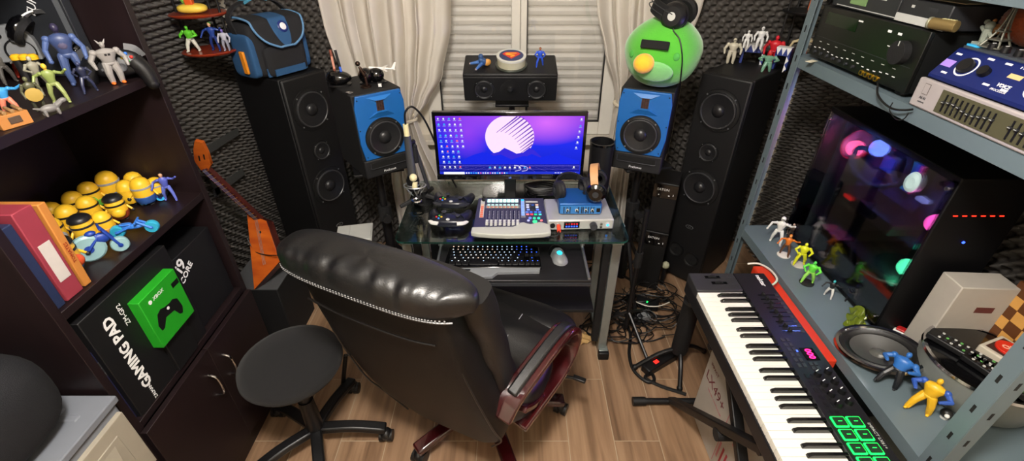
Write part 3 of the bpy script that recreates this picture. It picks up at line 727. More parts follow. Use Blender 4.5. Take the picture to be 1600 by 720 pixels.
b = MB(); b.cyl((.078, 0, .029), (.078, -.006, .029), .005, CHROME, seg=12); b.cyl((.078, 0, .016), (.078, -.006, .016), .005, CHROME, seg=12); b.build('headphone_jack', ai)
pg = thing('jack_plug', 'red jack plug on black cable pushed into the silver interface', 'cable', (.178, 1.50, GZ+.024))
b = MB(); b.cyl((0, -.004, 0), (0, -.032, -.008), .0075, toy('#e2452c'), seg=14); b.build('plug', pg)
b = MB(); b.tube([(0, -.03, -.008), (-.01, -.05, -.018), (-.04, -.045, -.0195), (-.06, -.01, -.02), (-.075, .05, -.02)], .003, CABLE, 6); b.build('lead', pg)
a2 = thing('audio_interface', 'small blue audio device with knobs sitting on the silver interface', 'audio interface', (.263, 1.535, GZ+AIH+.003), 0)
b = MB(); b.box((0, .07, .024), (.165, .13, .046), mat('blue_case', '#1d4f8c', .35, .3)); b.build('case', a2, bevel=.005)
b = MB(); b.box((0, .003, .022), (.155, .006, .034), mat('blue_front', '#2f6fae', .4))
for k in range(5): b.box((-.064+.012*k+(.02 if k > 2 else 0), -.001, .022), (.003, .003, .026), MATTE)
for k in range(5): b.box((.01+.010*k, -.001, .022), (.0025, .003, .026), MATTE)
for x in (-.05, -.015, .02, .045): b.cyl((x, 0, .022), (x, -.004, .022), .006, LGREY, seg=12); b.cyl((x, -.004, .022), (x, -.008, .022), .0035, BLACK, seg=10)
b.box((.068, -.001, .022), (.014, .003, .016), GLOSS)
b.build('front_panel', a2)
def headphones(label, loc, rz, r=.078, bandcol=BLACK, cupc=BLACK, rot=None, padc=None, name='headphones'):
    """lying on its side/standing: band arc in local XZ, cups at the ends"""
    t = thing(name, label, 'headphones', loc, rz, rot=rot)
    b = MB(); pts = [(r*math.cos(a), 0, r*1.05*math.sin(a)) for a in [PI*k/12 for k in range(13)]]
    b.tube(pts, 0, bandcol, flat=(.004, .028, (0, 1, 0)), smooth=2); hb = b.build('headband', t)
    b = MB(); b.tube([(p[0]*.95, 0, p[2]*.95) for p in pts[3:10]], 0, padc or MATTE, flat=(.010, .03, (0, 1, 0)), smooth=2); b.build('head_pad', hb)
    for sx in (-1, 1):
        b = MB(); b.lathe([(0, .012), (.026, .012), (.036, .004), (.038, -.004), (.036, -.010)], cupc, 28, TF((sx*r, 0, -.012)) @ RY(90*sx)); b.lathe([(.012, .0125), (.012, .015), (0, .016)], DGREY, 16, TF((sx*r, 0, -.012)) @ RY(90*sx)); b.build('ear_cup', t)
        b = MB(); b.lathe([(.018, -.008), (.022, -.022), (.033, -.024), (.038, -.016), (.036, -.008)], MATTE, 28, TF((sx*r, 0, -.012)) @ RY(90*sx)); b.build('ear_pad', t)
    return t
TAN = mat('tan_headband', '#b98a5e', .55)
headphones('black headphones with tan padded headband propped on the blue device', (.325, 1.60, GZ+.155), 70, .068, TAN, GLOSS, rot=(-12, 0, 78), padc=TAN)
headphones('dark grey headphones lying on the blue device beside tan-banded pair', (.235, 1.64, GZ+.118), 0, .062, DGREY, MATTE, rot=(-72, 0, 15))
# cylinder bin right behind the screen
cb_ = thing('pen_tub', 'tall black cylindrical tub right of the screen behind the headphones', 'tub', (.385, 1.86, GZ))
b = MB(); b.lathe([(0, 0), (.048, 0), (.052, .215), (.049, .215), (.046, .01), (0, .01)], BLACK, 36); b.build('body', cb_)
b = MB(); b.lathe([(.0505, .205), (.0535, .207), (.0535, .217), (.0485, .217)], GLOSS, 36); b.build('rim', cb_)
cc = thing('coiled_cable', 'coiled black cable on the glass below the screen corner', 'cable', (.135, 1.80, GZ))
b = MB(); rr = random.Random(2)
for k in range(5): b.tube([( (.055+.006*k)*math.cos(a), .035*math.sin(a), .006+.008*k+.002*math.sin(3*a+k)) for a in [2*PI*q/14 for q in range(14)]], .0042, CABLE, 6, 3, closed=True)
b.build('coil', cc)

# game controllers
def gamepad(label, loc, rz, c1, c2, s=1., rot=None):
    t = thing('game_controller', label, 'game controller', loc, rz, rot=rot)
    t.scale = (s, s, s)
    b = MB(); b.sph((0, .012, .026), (.066, .036, .020), c1, 28, 14, e=.75); b.build('body', t)
    for sx in (-1, 1):
        b = MB(); b.tube([(sx*.045, .012, .026), (sx*.062, -.015, .024), (sx*.070, -.05, .020)], lambda q: .026-.010*q, c1, 16, 5); b.sph((sx*.070, -.05, .020), .0162, c1, 16, 8); b.build('grip', t)
        b = MB(); b.tube([(sx*.036, .049, .034), (sx*.058, .042, .032), (sx*.070, .022, .028)], 0, c2, flat=(.018, .006, (0, 0, 1)), smooth=4); b.build('bumper', t)
    for x, y in ((-.036, .020), (.020, -.006)):
        b = MB(); b.cyl((x, y, .040), (x, y, .050), .006, BLACK, seg=12); b.lathe([(0, .050), (.009, .051), (.0105, .054), (.009, .055), (0, .053)], DGREY, 20, TF((x, y, 0))); b.build('thumbstick', t)
    b = MB()
    for k, cc_ in enumerate(('#c8302a', '#2f6fd0', '#d8b020', '#3aa040')):
        a = PI/2*k; b.sph((.036+.010*math.cos(a), .020+.010*math.sin(a), .0445), (.0045, .0045, .0035), toy(cc_), 10, 6)
    b.sph((0, .034, .043), (.008, .008, .003), LGREY, 14, 6)
    b.box((-.018, -.006, .0455), (.018, .006, .004), DGREY); b.box((-.018, -.006, .0455), (.006, .018, .004), DGREY)
    b.build('button_set', t)
    return t
GPAD = mat('gamepad_black', '#191b26', .3)
gamepad('black and white-trimmed game controller at the front left of the glass desk', at(703, 350, z=GZ), 178, GPAD, WHITE)
gamepad('black game controller behind the white-trimmed one on the glass desk', at(708, 322, z=GZ), 176, GPAD, DGREY)

# microphones
mc = thing('microphone', 'silver handheld microphone hanging head-down beside the blue speaker', 'microphone', (-.405, 1.70, .835))
mt = at(636, 192, y=1.70)
b = MB(); b.cyl((0, 0, .07), (0, 0, .24), .017, mat('mic_metal', '#6e7074', .3, .8), r1=.0135, seg=20); b.build('body', mc)
b = MB(); b.lathe([(0, .0), (.02, .004), (.0255, .012), (.026, .05), (.019, .07), (0, .07)], BLACK, 24); b.lathe([(.0262, .026), (.0275, .03), (.0262, .034)], SILVER, 24); b.build('grille', mc)
b = MB(); b.cyl((0, 0, .24), (0, 0, .285), .011, mat('plug_cream', '#d8cf9f', .4), seg=14); b.tube([(0, 0, .285), (.004, 0, .33), (.03, .01, .35), (.06, .04, .30), (.085, .08, .2), (.11, .11, .08), (.14, .12, .0), (.16, .12, -.05)], .004, CABLE, 8, 6); b.build('cable', mc)
ss = thing('microphone_stand', 'black microphone boom stand with spider mount at the desk left corner', 'microphone stand', (-.375, 1.73, GZ))
b = MB(); b.cyl((0, 0, 0), (0, 0, .05), .018, BLACK, seg=16); b.cyl((0, 0, .0), (0, 0, .012), .045, BLACK, seg=20)
b.build('base', ss)
b = MB(); b.cyl((.02, .02, .05), (-.015, .0, .26), .008, DGREY, seg=10); b.cyl((-.015, 0, .18), (-.015, 0, .25), .013, MATTE, seg=12); b.cyl((-.014, 0, .27), (-.03, -.03, .27), .01, BLACK, seg=10); b.build('arm', ss)
b = MB()
for sx, yy in ((-1, -.07), (1, -.02)): b.cyl((0, 0, .03), (sx*.085, yy, .012), .013, MATTE, r1=.008, seg=10)
b.cyl((0, 0, .03), (.02, .09, .012), .011, MATTE, seg=10); b.build('foot', ss)
b = MB(); CR = mat('cream_plastic', '#d8cfa4', .4)
b.sph((-.022, -.05, .135), .016, CR); b.cyl((-.022, -.05, .085), (-.02, -.045, .115), .012, CR, seg=12)
for k in range(8):
    a = 2*PI*k/8; a1 = 2*PI*(k+.5)/8
    b.cyl((-.02+.045*math.cos(a), -.05+.03*math.sin(a), .10), (-.02+.02*math.cos(a1), -.05+.016*math.sin(a1), .06), .0018, SILVER, seg=6)
b.tube([(-.02+.045*math.cos(2*PI*k/12), -.05+.03*math.sin(2*PI*k/12), .10) for k in range(12)], .0025, SILVER, 6, 2, closed=True)
b.tube([(-.02+.02*math.cos(2*PI*k/12), -.05+.016*math.sin(2*PI*k/12), .03) for k in range(12)], .004, CHROME, 6, 2, closed=True)
b.build('spider_mount', ss)
# ================================================================ LEATHER CHAIR
LEA = mat('black_leather', '#0a0a0c', .40, spec=.9, bump=.25, bscale=260)
LEB = mat('chair_back_vinyl', '#0c0908', .5, spec=.35, bump=.3, bscale=320)
STI = mat('thread_grey', '#8c8c8c', .6)
ch = thing('office_chair', 'large black leather office chair with glossy red-wood armrests facing the desk', 'chair', (-.110, 1.232, 0), -25)
RC = R(11)                     # recline
def bk(x, z, d):               # point on the reclined back: x across, z up along the back, d behind it
    return Vector((x-.17*(z-.33), -.215 - math.sin(RC)*(z-.35) - math.cos(RC)*d, .35 + math.cos(RC)*(z-.35) - math.sin(RC)*d))
def srect(w, d, n=36, e=.35):
    o = []
    for k in range(n):
        t = 2*PI*k/n; c_, s_ = math.cos(t), math.sin(t)
        o.append((w*math.copysign(abs(c_)**e, c_), d*math.copysign(abs(s_)**e, s_)))
    return o
b = MB(); rings = []
for i in range(15):
    q = i/14; z = .30 + .74*q
    w = .245 - .005*q
    if q < .2: w *= (1 - .35*(1-q/.2)**2.2)
    dd = .045 + .02*math.sin(PI*q)
    rings.append([bk(x, z, y+.028+.012*math.sin(PI*q)) for x, y in srect(w, dd)])
b.loft(rings, LEB); b.build('back_shell', ch, angle=60)
b = MB()   # horizontal seam strip on the shell
b.tube([bk(-.225, .90, .094), bk(-.1, .895, .104), (bk(.1, .895, .104)), bk(.20, .90, .094)], .0035, LEB, 6, 4); b.build('back_seam', ch)
b = MB(); b.tube([bk(.222, .88, .075), bk(.236, .7, .09), bk(.243, .5, .09), bk(.235, .40, .075), bk(.17, .30, .07)], .003, LEA, 6, 5); b.tube([bk(-.222, .88, .075), bk(-.236, .7, .09), bk(-.243, .5, .09), bk(-.235, .40, .075), bk(-.17, .30, .07)], .003, LEA, 6, 5); b.build('side_piping', ch)
# front cushion of the back
b = MB(); rings = []
for i in range(18):
    q = i/17; z = .48 + .48*q
    w = .25 + .04*q
    th = .062 + .012*math.sin(3*PI*q)**2
    if q < .12: k = math.sqrt(max(0, 1-(1-q/.12)**2))*.7+.3; w *= .85+.15*k; th *= k
    rings.append([bk(x, z, y-.055) for x, y in srect(w, th, e=.5)])
b.loft(rings, LEA); b.build('back_cushion', ch, angle=70)
# head roll
def roll(p):
    x, y, z = p
    t = x/.265
    wr = .0042*math.sin(x*75+2*math.sin(x*14))*max(0, -y/.10+.35)+.0030*math.sin(x*150+y*40)*max(0, -y/.1)
    k = 1 + .02*math.sin(5*t)
    tp = 1 - (.26*min(1, -y/.078)*(x/.304)**2 if (x > 0 and y < 0) else 0)
    return Vector((x*tp, y*k*(1+wr*5), z*k + wr))
b = MB(); M = TF(Vector((-.108, -.366, 1.000))) @ RX(2)
b.sph((0, 0, 0), (.304, .078, .056), LEA, 160, 40, M=M, e=.62, fn=roll)
hr = b.build('head_roll', ch, angle=180)
b = MB(); pts = []
for k in range(60):
    t = -.97+1.94*k/59; xx = .304*t; yy = -.078*(1-abs(t)**3.2)**.31*.99
    xx *= 1 - (.26*min(1, -yy/.078)*(xx/.304)**2 if xx > 0 else 0)
    pts.append(M @ Vector((xx, yy, -.030-.01*abs(t)**6)))
b.tube(pts, .0035, LEA, 6, 1)
for k in range(58):
    p = pts[k+1]; q = pts[k+2] if k < 57 else pts[k+1]
    d = (q-pts[k]).normalized() if k < 57 else Vector((1, 0, 0)); n_ = Vector((0, -1, .35)).normalized()
    for off in (.0, .006):
        c = p + Vector((0, -.0025, .003+off)); b.cyl(c-d*.0022, c+d*.0022, .0013, STI, seg=5)
b.build('stitched_piping', hr)
# seat
def seatf(p):
    x, y, z = p
    k = .010*math.cos(x*11)*(1 if z > 0 else 0)
    d = -.05*max(0, (y-.12)/.16)**2 if y > .12 else 0
    return Vector((x*(1+.05*(y > .1)), y, z+k+d+(.012*math.sin(y*30) if z > 0 else 0)))
b = MB(); b.sph((0, .0, .43), (.285, .27, .075), LEA, 64, 24, e=.5, fn=seatf); b.build('seat', ch, angle=180)
b = MB(); b.sph((0, .19, .425), (.30, .085, .07), LEA, 60, 20, e=.6, fn=lambda p: Vector((p.x, p.y, p.z-.0))); fr_ = b.build('seat_front_roll', ch, angle=180)
b = MB()
for x in (-.1, .1): b.tube([(x, -.17, .505), (x, .0, .512), (x, .14, .505)], .002, STI, 6, 3)
b.build('seat_seam', ch)
b = MB(); b.box((0, .0, .345), (.40, .40, .04), BLACK); b.box((0, .0, .30), (.22, .26, .06), BLACK); b.cyl((.12, .05, .31), (.36, .09, .32), .007, BLACK, seg=8); b.box((.36, .09, .32), (.05, .02, .012), BLACK); b.build('mechanism', ch, bevel=.004)
for sx in (-1, 1):
    X = lambda y: sx*(.30 + .26*y)
    path = [(-.30, .50), (-.25, .545), (-.16, .58), (-.05, .612), (.015, .618), (.06, .59), (.07, .535), (.045, .48), (-.01, .435), (-.08, .41), (-.16, .39), (-.22, .375)]
    b = MB(); b.tube([(X(y), y, z) for y, z in path], 0, MAHOG, flat=(.07, .026, (sx*.05, -.5, 1)) if 0 else (.026, .072, (1, 0, 0)), smooth=5)
    ar = b.build('armrest', ch, bevel=.006, angle=50)
    b = MB(); b.tube([(X(y), y, z+.018) for y, z in path[1:6]], 0, LEA, flat=(.020, .036, (1, 0, 0)), smooth=5); b.build('arm_pad', ar, bevel=.007, angle=60)
    b = MB(); b.tube([(X(-.2), -.22, .47), (X(-.16), -.16, .43), (X(-.1)*.97, -.08, .40), (sx*.24, .02, .37)], 0, MAHOG, flat=(.022, .055, (1, 0, 0)), smooth=5); b.build('arm_bracket', ar, bevel=.005, angle=50)
b = MB(); b.cyl((0, 0, .09), (0, 0, .30), .028, BLACK, seg=20); b.cyl((0, 0, .09), (0, 0, .14), .045, BLACK, seg=20); b.cyl((0, 0, .06), (0, 0, .11), .055, MAHOG, seg=24); b.build('gas_column', ch)
def caster(p, b_, m, r=.026):
    for s_ in (-1, 1): b_.cyl((p[0]+s_*.006, p[1], r), (p[0]+s_*.026, p[1], r), r, m, seg=18)
    b_.sph((p[0], p[1], r+.01), (.024, .026, .026), m, 14, 8)
    b_.cyl((p[0], p[1], r), (p[0], p[1], r+.045), .007, DGREY, seg=8)
for k in range(5):
    a = R(28+72*k); c_, s_ = math.cos(a), math.sin(a)
    b = MB(); b.tube([(c_*.03, s_*.03, .095), (c_*.17, s_*.17, .098), (c_*.33, s_*.33, .075)], 0, MAHOG, flat=(.055, .03, (0, 0, 1)), smooth=4); lg = b.build('base_leg', ch, bevel=.008, angle=50)
    b = MB(); caster((c_*.32, s_*.32), b, BLACK); b.build('caster', lg)

# ================================================================ STOOL
so = thing('stool', 'low swivel stool with round black fabric seat by the dark bookcase', 'stool', (-.768, 1.10, 0), 0)
FAB = mat('stool_fabric', '#101012', .95, bump=.6, bscale=900, sheen=.05)
b = MB(); b.lathe([(0, .445), (.12, .445), (.160, .455), (.172, .475), (.168, .497), (.14, .512), (.07, .519), (0, .52)], FAB, 56); b.build('seat', so, angle=180)
b = MB(); b.cyl((0, 0, .09), (0, 0, .45), .022, BLACK, seg=18); b.cyl((0, 0, .09), (0, 0, .28), .032, BLACK, r1=.027, seg=18); b.lathe([(.055, .43), (.07, .446), (0, .446)], BLACK, 20); b.build('column', so)
for k in range(5):
    a = R(5+72*k); c_, s_ = math.cos(a), math.sin(a)
    b = MB(); b.tube([(c_*.02, s_*.02, .105), (c_*.14, s_*.14, .10), (c_*.265, s_*.265, .07)], 0, BLACK, flat=(.042, .03, (0, 0, 1)), smooth=4); lg = b.build('base_leg', so, bevel=.007, angle=50)
    b = MB(); caster((c_*.26, s_*.26), b, BLACK, .024); b.build('caster', lg)

# ================================================================ BOOKCASE (left)
BX, BY0, BY1, BD = -1.03, .764, 1.386, .37
bc = thing('bookcase', 'dark wenge bookcase with open shelves and cupboard doors, along the left wall', 'bookcase', (BX-BD/2, (BY0+BY1)/2, 0))
L_ = BY1-BY0
for y in (-L_/2+.011, L_/2-.011):
    b = MB(); b.box((0, y, 1.05), (BD, .022, 2.1), WENGE); b.build('side_panel', bc, bevel=.001)
b = MB(); b.box((-BD/2+.005, 0, 1.05), (.01, L_-.044, 2.1), WENGE); b.build('back_panel', bc)
S0, S1, S2, S3 = .600, 1.010, 1.395, 1.80
for z in (S0, S1, S2, S3, 2.1):
    b = MB(); b.box((.004, 0, z-.0115), (BD-.012, L_-.046, .023), WENGE); b.build('shelf', bc, bevel=.001)
b = MB(); b.box((0, 0, .05), (BD-.03, L_-.046, .10), WENGE); b.build('plinth', bc)
for s_ in (-1, 1):
    b = MB(); b.box((BD/2+.009, s_*(L_/4-.002), .34), (.018, L_/2-.006, .47), WENGE); d_ = b.build('door', bc, bevel=.001)
    b = MB(); yy = s_*.045; b.tube([(BD/2+.018, yy, .50), (BD/2+.042, yy, .485), (BD/2+.042, yy, .415), (BD/2+.018, yy, .40)], .0045, CHROME, 10, 4); b.build('handle', d_)
# second low line of cupboard top
# ---- toys: generic figures -------------------------------------------------
def figure(label, cat, loc, rz, h, body, legs, head, arms=None, pose=0, extra=None, group=None, name='action_figure', bulk=1., base=None, tilt=None):
    t = thing(name, label, cat, loc, rz, group=group, rot=(tilt[0], tilt[1], rz) if tilt else None)
    k = h/1.0; arms = arms or body
    off = .0
    if base: 
        b = MB(); b.lathe([(0, 0), (.26*k, 0), (.27*k, .04*k), (.22*k, .06*k), (0, .06*k)], toy(base), 20); b.build('base', t); off = .06*k
    st = [(.10, .02), (.17, .12), (.15, -.10)][pose % 3] if pose else (.10, 0)
    b = MB(); z0 = off
    for s_ in (-1, 1):
        fx_ = s_*st[0]*k; fy_ = s_*st[1]*k
        hip = (s_*.075*k, 0, z0+.48*k); kn = ((s_*.075*k+fx_)/2+s_*.02*k, fy_*.5-.03*k, z0+.27*k); an = (fx_, fy_, z0+.05*k)
        b.cap(hip, kn, .062*k*bulk, toy(legs), .05*k*bulk); b.cap(kn, an, .05*k*bulk, toy(legs), .038*k*bulk)
        b.cap((fx_, fy_+.015*k, z0+.035*k), (fx_+s_*.01*k, fy_-.08*k, z0+.03*k), .034*k, toy(legs))
    b.build('legs', t)
    b = MB()
    b.sph((0, 0, z0+.50*k), (.105*k*bulk, .07*k*bulk, .07*k), toy(legs), 14, 8)
    b.loft([[Vector((w*k*bulk*math.cos(q), d*k*bulk*math.sin(q), z0+z*k)) for q in [2*PI*i/16 for i in range(16)]] for w, d, z in ((.06, .05, .46), (.09, .065, .53), (.095, .07, .60), (.13, .085, .70), (.145, .085, .77), (.10, .06, .825), (.04, .04, .85))], toy(body))
    b.build('torso', t)
    for s_ in (-1, 1):
        b = MB(); sh = Vector((s_*.15*k*bulk, 0, z0+.77*k))
        e_ = [Vector((s_*.22, -.02, .60)), Vector((s_*.24, -.06, .66)), Vector((s_*.28, .02, .72))][pose % 3]*k; e_.z += z0; e_.x *= bulk
        w_ = [Vector((s_*.21, -.12, .46)), Vector((s_*.17, -.22, .62)), Vector((s_*.36, -.08, .80 if s_ > 0 else .55))][pose % 3]*k; w_.z += z0; w_.x *= bulk
        b.sph(sh, .052*k*bulk, toy(arms), 10, 6)
        b.cap(sh, e_, .042*k*bulk, toy(arms), .034*k*bulk); b.cap(e_, w_, .036*k*bulk, toy(arms), .026*k*bulk); b.sph(w_+(w_-e_)*.18, .036*k, toy(arms), 8, 6)
        b.build('arm', t)
    b = MB(); b.cyl((0, 0, z0+.82*k), (0, 0, z0+.89*k), .035*k, toy(head), seg=10); b.sph((0, -.008*k, z0+.935*k), (.058*k, .068*k, .075*k), toy(head), 14, 10); hd = b.build('head', t)
    if extra: extra(t, k, z0, hd)
    return t
def hair(col):
    def f(t, k, z0, hd):
        b = MB(); b.sph((0, .012*k, z0+.955*k), (.064*k, .068*k, .07*k), toy(col), 14, 8, fn=lambda p: Vector((p.x, p.y, max(p.z, -.02*k+p.y*-.3)))); b.build('hair', hd)
    return f
def helmet(col, ears=False):
    def f(t, k, z0, hd):
        b = MB(); b.sph((0, 0, z0+.95*k), (.075*k, .08*k, .085*k), toy(col), 16, 10)
        b.box((0, -.07*k, z0+.95*k), (.09*k, .03*k, .022*k), toy('#101014')); b.build('helmet', hd)
    return f
def chest(col):
    def f(t, k, z0, hd):
        b = MB(); b.sph((0, -.05*k, z0+.68*k), (.085*k, .05*k, .10*k), toy(col), 14, 8); b.sph((0, 0, z0+.50*k), (.11*k, .075*k, .035*k), toy(col), 14, 6); b.build('chest_plate', t)
    return f
# row of yellow capsule toys on the middle shelf
YEL = '#e3b32a'
def capsule_toy(label, loc, rz, h, low, band, tilt=None, hat=None, prop=None):
    t = thing('yellow_toy', label, 'toy', loc, rz, group='small yellow capsule-shaped toys on the middle shelf', rot=(tilt[0], tilt[1], rz) if tilt else None)
    r = h*.30
    b = MB(); b.lathe([(0, h*.12), (r*.8, h*.13), (r, h*.22), (r*1.02, h*.45), (r, h*.68), (r*.93, h*.80), (r*.74, h*.91), (r*.42, h*.98), (0, h)], toy(YEL), 24); bd = b.build('body', t)
    b = MB(); b.lathe([(r*.6, h*.10), (r*.85, h*.115), (r*1.04, h*.22), (r*1.06, h*.36), (r*1.02, h*.375)], toy(low), 24); b.build('lower_shell', bd)
    b = MB(); b.lathe([(r*1.0, h*.63), (r*1.05, h*.64), (r*1.05, h*.69), (r*.98, h*.70)], toy(band), 24); b.build('band', bd)
    for s_ in (-1, 1):
        b = MB(); b.cap((s_*r*.45, 0, h*.12), (s_*r*.45, 0, h*.04), r*.22, toy(low)); b.sph((s_*r*.45, -r*.2, h*.035), (r*.28, r*.42, h*.035), toy('#1a1a1c'), 10, 6); b.build('foot', t)
        b = MB(); b.cap((s_*r, 0, h*.5), (s_*r*1.4, -r*.3, h*.34), r*.13, toy(YEL)); b.sph((s_*r*1.45, -r*.35, h*.31), r*.2, toy('#1a1a1c'), 8, 6); b.build('arm', t)
    if hat:
        b = MB(); b.sph((0, 0, h*.86), (r*1.08, r*1.08, h*.2), toy(hat), 18, 10, fn=lambda p: Vector((p.x, p.y, max(p.z, -h*.02)))); b.build('hat', t)
    if prop:
        b = MB(); b.sph((0, -r*1.1, h*.4), (r*.7, r*.4, h*.18), toy(prop), 12, 8); b.build('held_item', t)
    return t
Z1 = S1+.0008
def on(u, v, z): 
    p = at(u, v, z=z); return p
MINI = [ # u, v (feet), height, rz, lower, band, hat, prop, label
 (98, 358, .088, 40, '#2c4f8e', '#16161a', None, None, 'yellow capsule toy at the back left of the group, next to the pale folder'),
 (121, 362, .088, 35, '#2c4f8e', '#16161a', None, None, 'yellow capsule toy second from the folders in the back row'),
 (130, 340, .088, 25, '#2c4f8e', '#16161a', None, None, 'yellow capsule toy in the middle of the back row, plain top'),
 (153, 324, .088, 10, '#5fae3c', '#16161a', None, '#7cc440', 'yellow capsule toy holding a bright green item'),
 (183, 312, .10, 10, '#2c4f8e', '#8e9094', None, None, 'tall yellow capsule toy at the back centre of the group'),
 (209, 318, .082, 0, '#e3b32a', '#e3b32a', None, None, 'all-yellow toy stretched upward beside the tall one'),
 (221, 306, .085, 0, '#2c4f8e', '#16161a', None, None, 'yellow capsule toy half hidden at the back right'),
 (233, 318, .092, 0, '#2c4f8e', '#8e9094', None, None, 'yellow capsule toy with grey band at the front right of the group'),
 (253, 310, .075, 10, '#23262c', '#8e9094', None, None, 'small yellow capsule toy next to the blue kicking figure'),
 (151, 346, .085, 30, '#8a5f38', '#16161a', None, None, 'yellow capsule toy with brown lower half in the second row'),
 (192, 342, .080, 20, '#8a3a1c', '#16161a', '#141416', '#e3b32a', 'yellow capsule toy under a black round hat'),
 (97, 382, .085, 40, '#e0a52a', '#26262a', None, '#8e9094', 'yellow capsule toy behind the blue three-wheeler, leaning on the folder'),
 (144, 378, .085, 30, '#e3b32a', '#26262a', '#141418', None, 'yellow capsule toy with black hood riding behind the blue trike'),
 (172, 366, .075, 30, '#c8862c', '#26262a', None, None, 'yellow capsule toy with orange lower half behind the teal bike'),
 (116, 424, .098, 55, '#4a78b8', '#1c1c20', '#141414', '#c8502a', 'yellow capsule toy with black hair dome beside the folders, front left'),
]
for u, v, h, rz, lo, ba, hat, pr, lab in MINI:
    p = at(u, v, z=Z1)
    capsule_toy(lab, p, rz+20, h, lo, ba, hat=hat, prop=pr)
def bike(label, p, rz, c1, cw, r1=.022, r2=.016, wb=.055, name='toy_bike'):
    t = thing(name, label, 'toy bike', p, rz)
    for x, r, nm in ((-wb/2, r1, 'rear_wheel'), (wb/2, r2, 'front_wheel')):
        b = MB(); b.lathe([(r*.3, -.009), (r*.86, -.009), (r, -.005), (r, .005), (r*.86, .009), (r*.3, .009), (.0, .010)], toy(cw), 26, TF((x, 0, r)) @ RX(90)); b.lathe([(0, -.0105), (r*.28, -.0105), (r*.28, .0105), (0, .0105)], toy(c1), 14, TF((x, 0, r)) @ RX(90)); b.build(nm, t)
    b = MB(); b.cap((-wb/2, .0, r1), (-wb*.1, 0, r1*1.7), .007, toy(c1)); b.cap((-wb/2, -.012, r1), (-wb*.1, -.006, r1*1.6), .0035, toy(c1)); b.cap((wb/2, -.010, r2), (wb*.15, -.006, r1*2.2), .0035, toy(c1)); b.cap((wb/2, .010, r2), (wb*.15, .006, r1*2.2), .0035, toy(c1))
    b.sph((0, 0, r1*1.45), (wb*.38, .010, r1*.42), toy(c1), 16, 8); b.cap((wb*.13, -.018, r1*2.3), (wb*.13, .018, r1*2.3), .003, toy(c1)); b.sph((-wb*.22, 0, r1*2.0), (wb*.2, .009, r1*.2), toy(c1), 12, 6); b.build('frame', t)
    return t
bike('large blue toy trike with pale wheels at the front of the middle shelf', Vector((-1.082, 1.010, Z1)), 46, '#1a3a90', '#84a8ac', .037, .021, .062)
bike('light blue toy motorbike behind the large trike on the middle shelf', Vector((-1.075, 1.112, Z1)), 20, '#2f6cc0', '#2c98b8', .018, .018, .083)
bike('small dark blue toy scooter in front of the grey-banded yellow toy', at(240, 316, z=Z1), 40, '#2040a0', '#38a8e0', .013, .013, .045, 'toy_scooter')
figure('small man figure in blue suit kicking, right end of the middle shelf', 'toy figure', at(268, 312, z=Z1), 30, .095, '#4a55a8', '#5a66b8', '#c89a78', pose=2, extra=hair('#141214'))
# folders at the left end
def folder(label, y, w, h, d, c1, cl=None, lean=0, txt=None, xo=0, name='ring_binder'):
    t = thing(name, label, 'folder', (BX-.015-xo, y, Z1), 0, rot=(lean, 0, 0))
    b = MB(); b.box((-d/2, 0, h/2), (d, w, h), toy(c1)); b.build('cover', t, bevel=.002)
    b = MB(); b.box((-d/2-.004, 0, h/2), (d, w-.008, h-.012), toy('#e2dccb')); b.build('paper_block', t)
    if cl: b = MB(); b.box((.0006, 0, h*.42), (.001, w*.62, h*.42), toy(cl)); b.build('spine_label', t)
    if txt: b = MB(); b.text(txt, w*.62, toy('#8c2a1a'), TF((.0008, 0, h*.42)) @ RZ(90) @ RX(90) @ RZ(90)); b.build('spine_lettering', t)
    return t
folder('blue-black binder at the left end of the middle shelf', .805, .028, .22, .26, '#232c48', None, 0)
folder('pinkish red binder with white spine label on the middle shelf', .848, .048, .235, .27, '#8a3440', '#c4beb6', -1)
folder('orange folder with dark red lettering beside the red binder', .888, .020, .225, .26, '#b87838', None, -2, 'TOMATES')
folder('cream folder leaning by the yellow toys on the middle shelf', .914, .016, .195, .20, '#b8b0a0', None, -5, None, .05)
# boxes in the lower compartment
Z0 = S0+.0008
BOXK = mat('black_carton', '#101012', .45)
gb = thing('carton', 'big black GAMING PAD carton standing in the compartment under the yellow toys', 'box', (BX-.185, .968, Z0))
b = MB(); b.box((.01, 0, .178), (.34, .33, .356), BOXK); b.build('box', gb, bevel=.002)
def faceX(x, y, z, spin): return TF((x, y, z)) @ RZ(90) @ RX(90) @ RZ(spin)
b = MB(); b.text('GAMING PAD', .042, LABELW, faceX(.1806, -.10, .185, 90), bold=.0014); b.build('lettering', gb)
b = MB(); b.text('ZM-GP2', .020, LABELW, faceX(.1806, -.055, .285, 90)); b.text('ZALMAN', .014, LABELW, faceX(.1806, -.10, .03, 90)); b.build('model_lettering', gb)
b = MB(); b.box((.1806, -.0, .20), (.0008, .022, .045), DGREY); b.box((.1806, .03, .195), (.0008, .022, .045), DGREY); b.box((.1806, .07, .09), (.0008, .005, .012), toy('#e0a030')); b.build('printed_icons', gb)
ib = thing('processor_box', 'black i9 CORE processor carton behind the green controller carton', 'box', (BX-.155, 1.245, Z0))
b = MB(); b.box((0, 0, .14), (.26, .22, .28), BOXK); b.build('box', ib, bevel=.002)
b = MB(); b.text('i9', .058, LABELW, faceX(.1306, -.07, .245, 25), bold=.001); b.text('CORE', .030, LABELW, faceX(.1306, -.06, .21, 25), bold=.0006); b.build('lettering', ib)
xb = thing('controller_box', 'bright green XBOX controller carton propped in front of the black cartons', 'box', (BX+.0, 1.015, Z0+.13), rot=(0, 0, 0))
GRN = mat('green_carton', '#1f8f1f', .4)
b = MB(); b.box((.0, 0, .085), (.05, .155, .17), GRN); b.build('box', xb, bevel=.002)
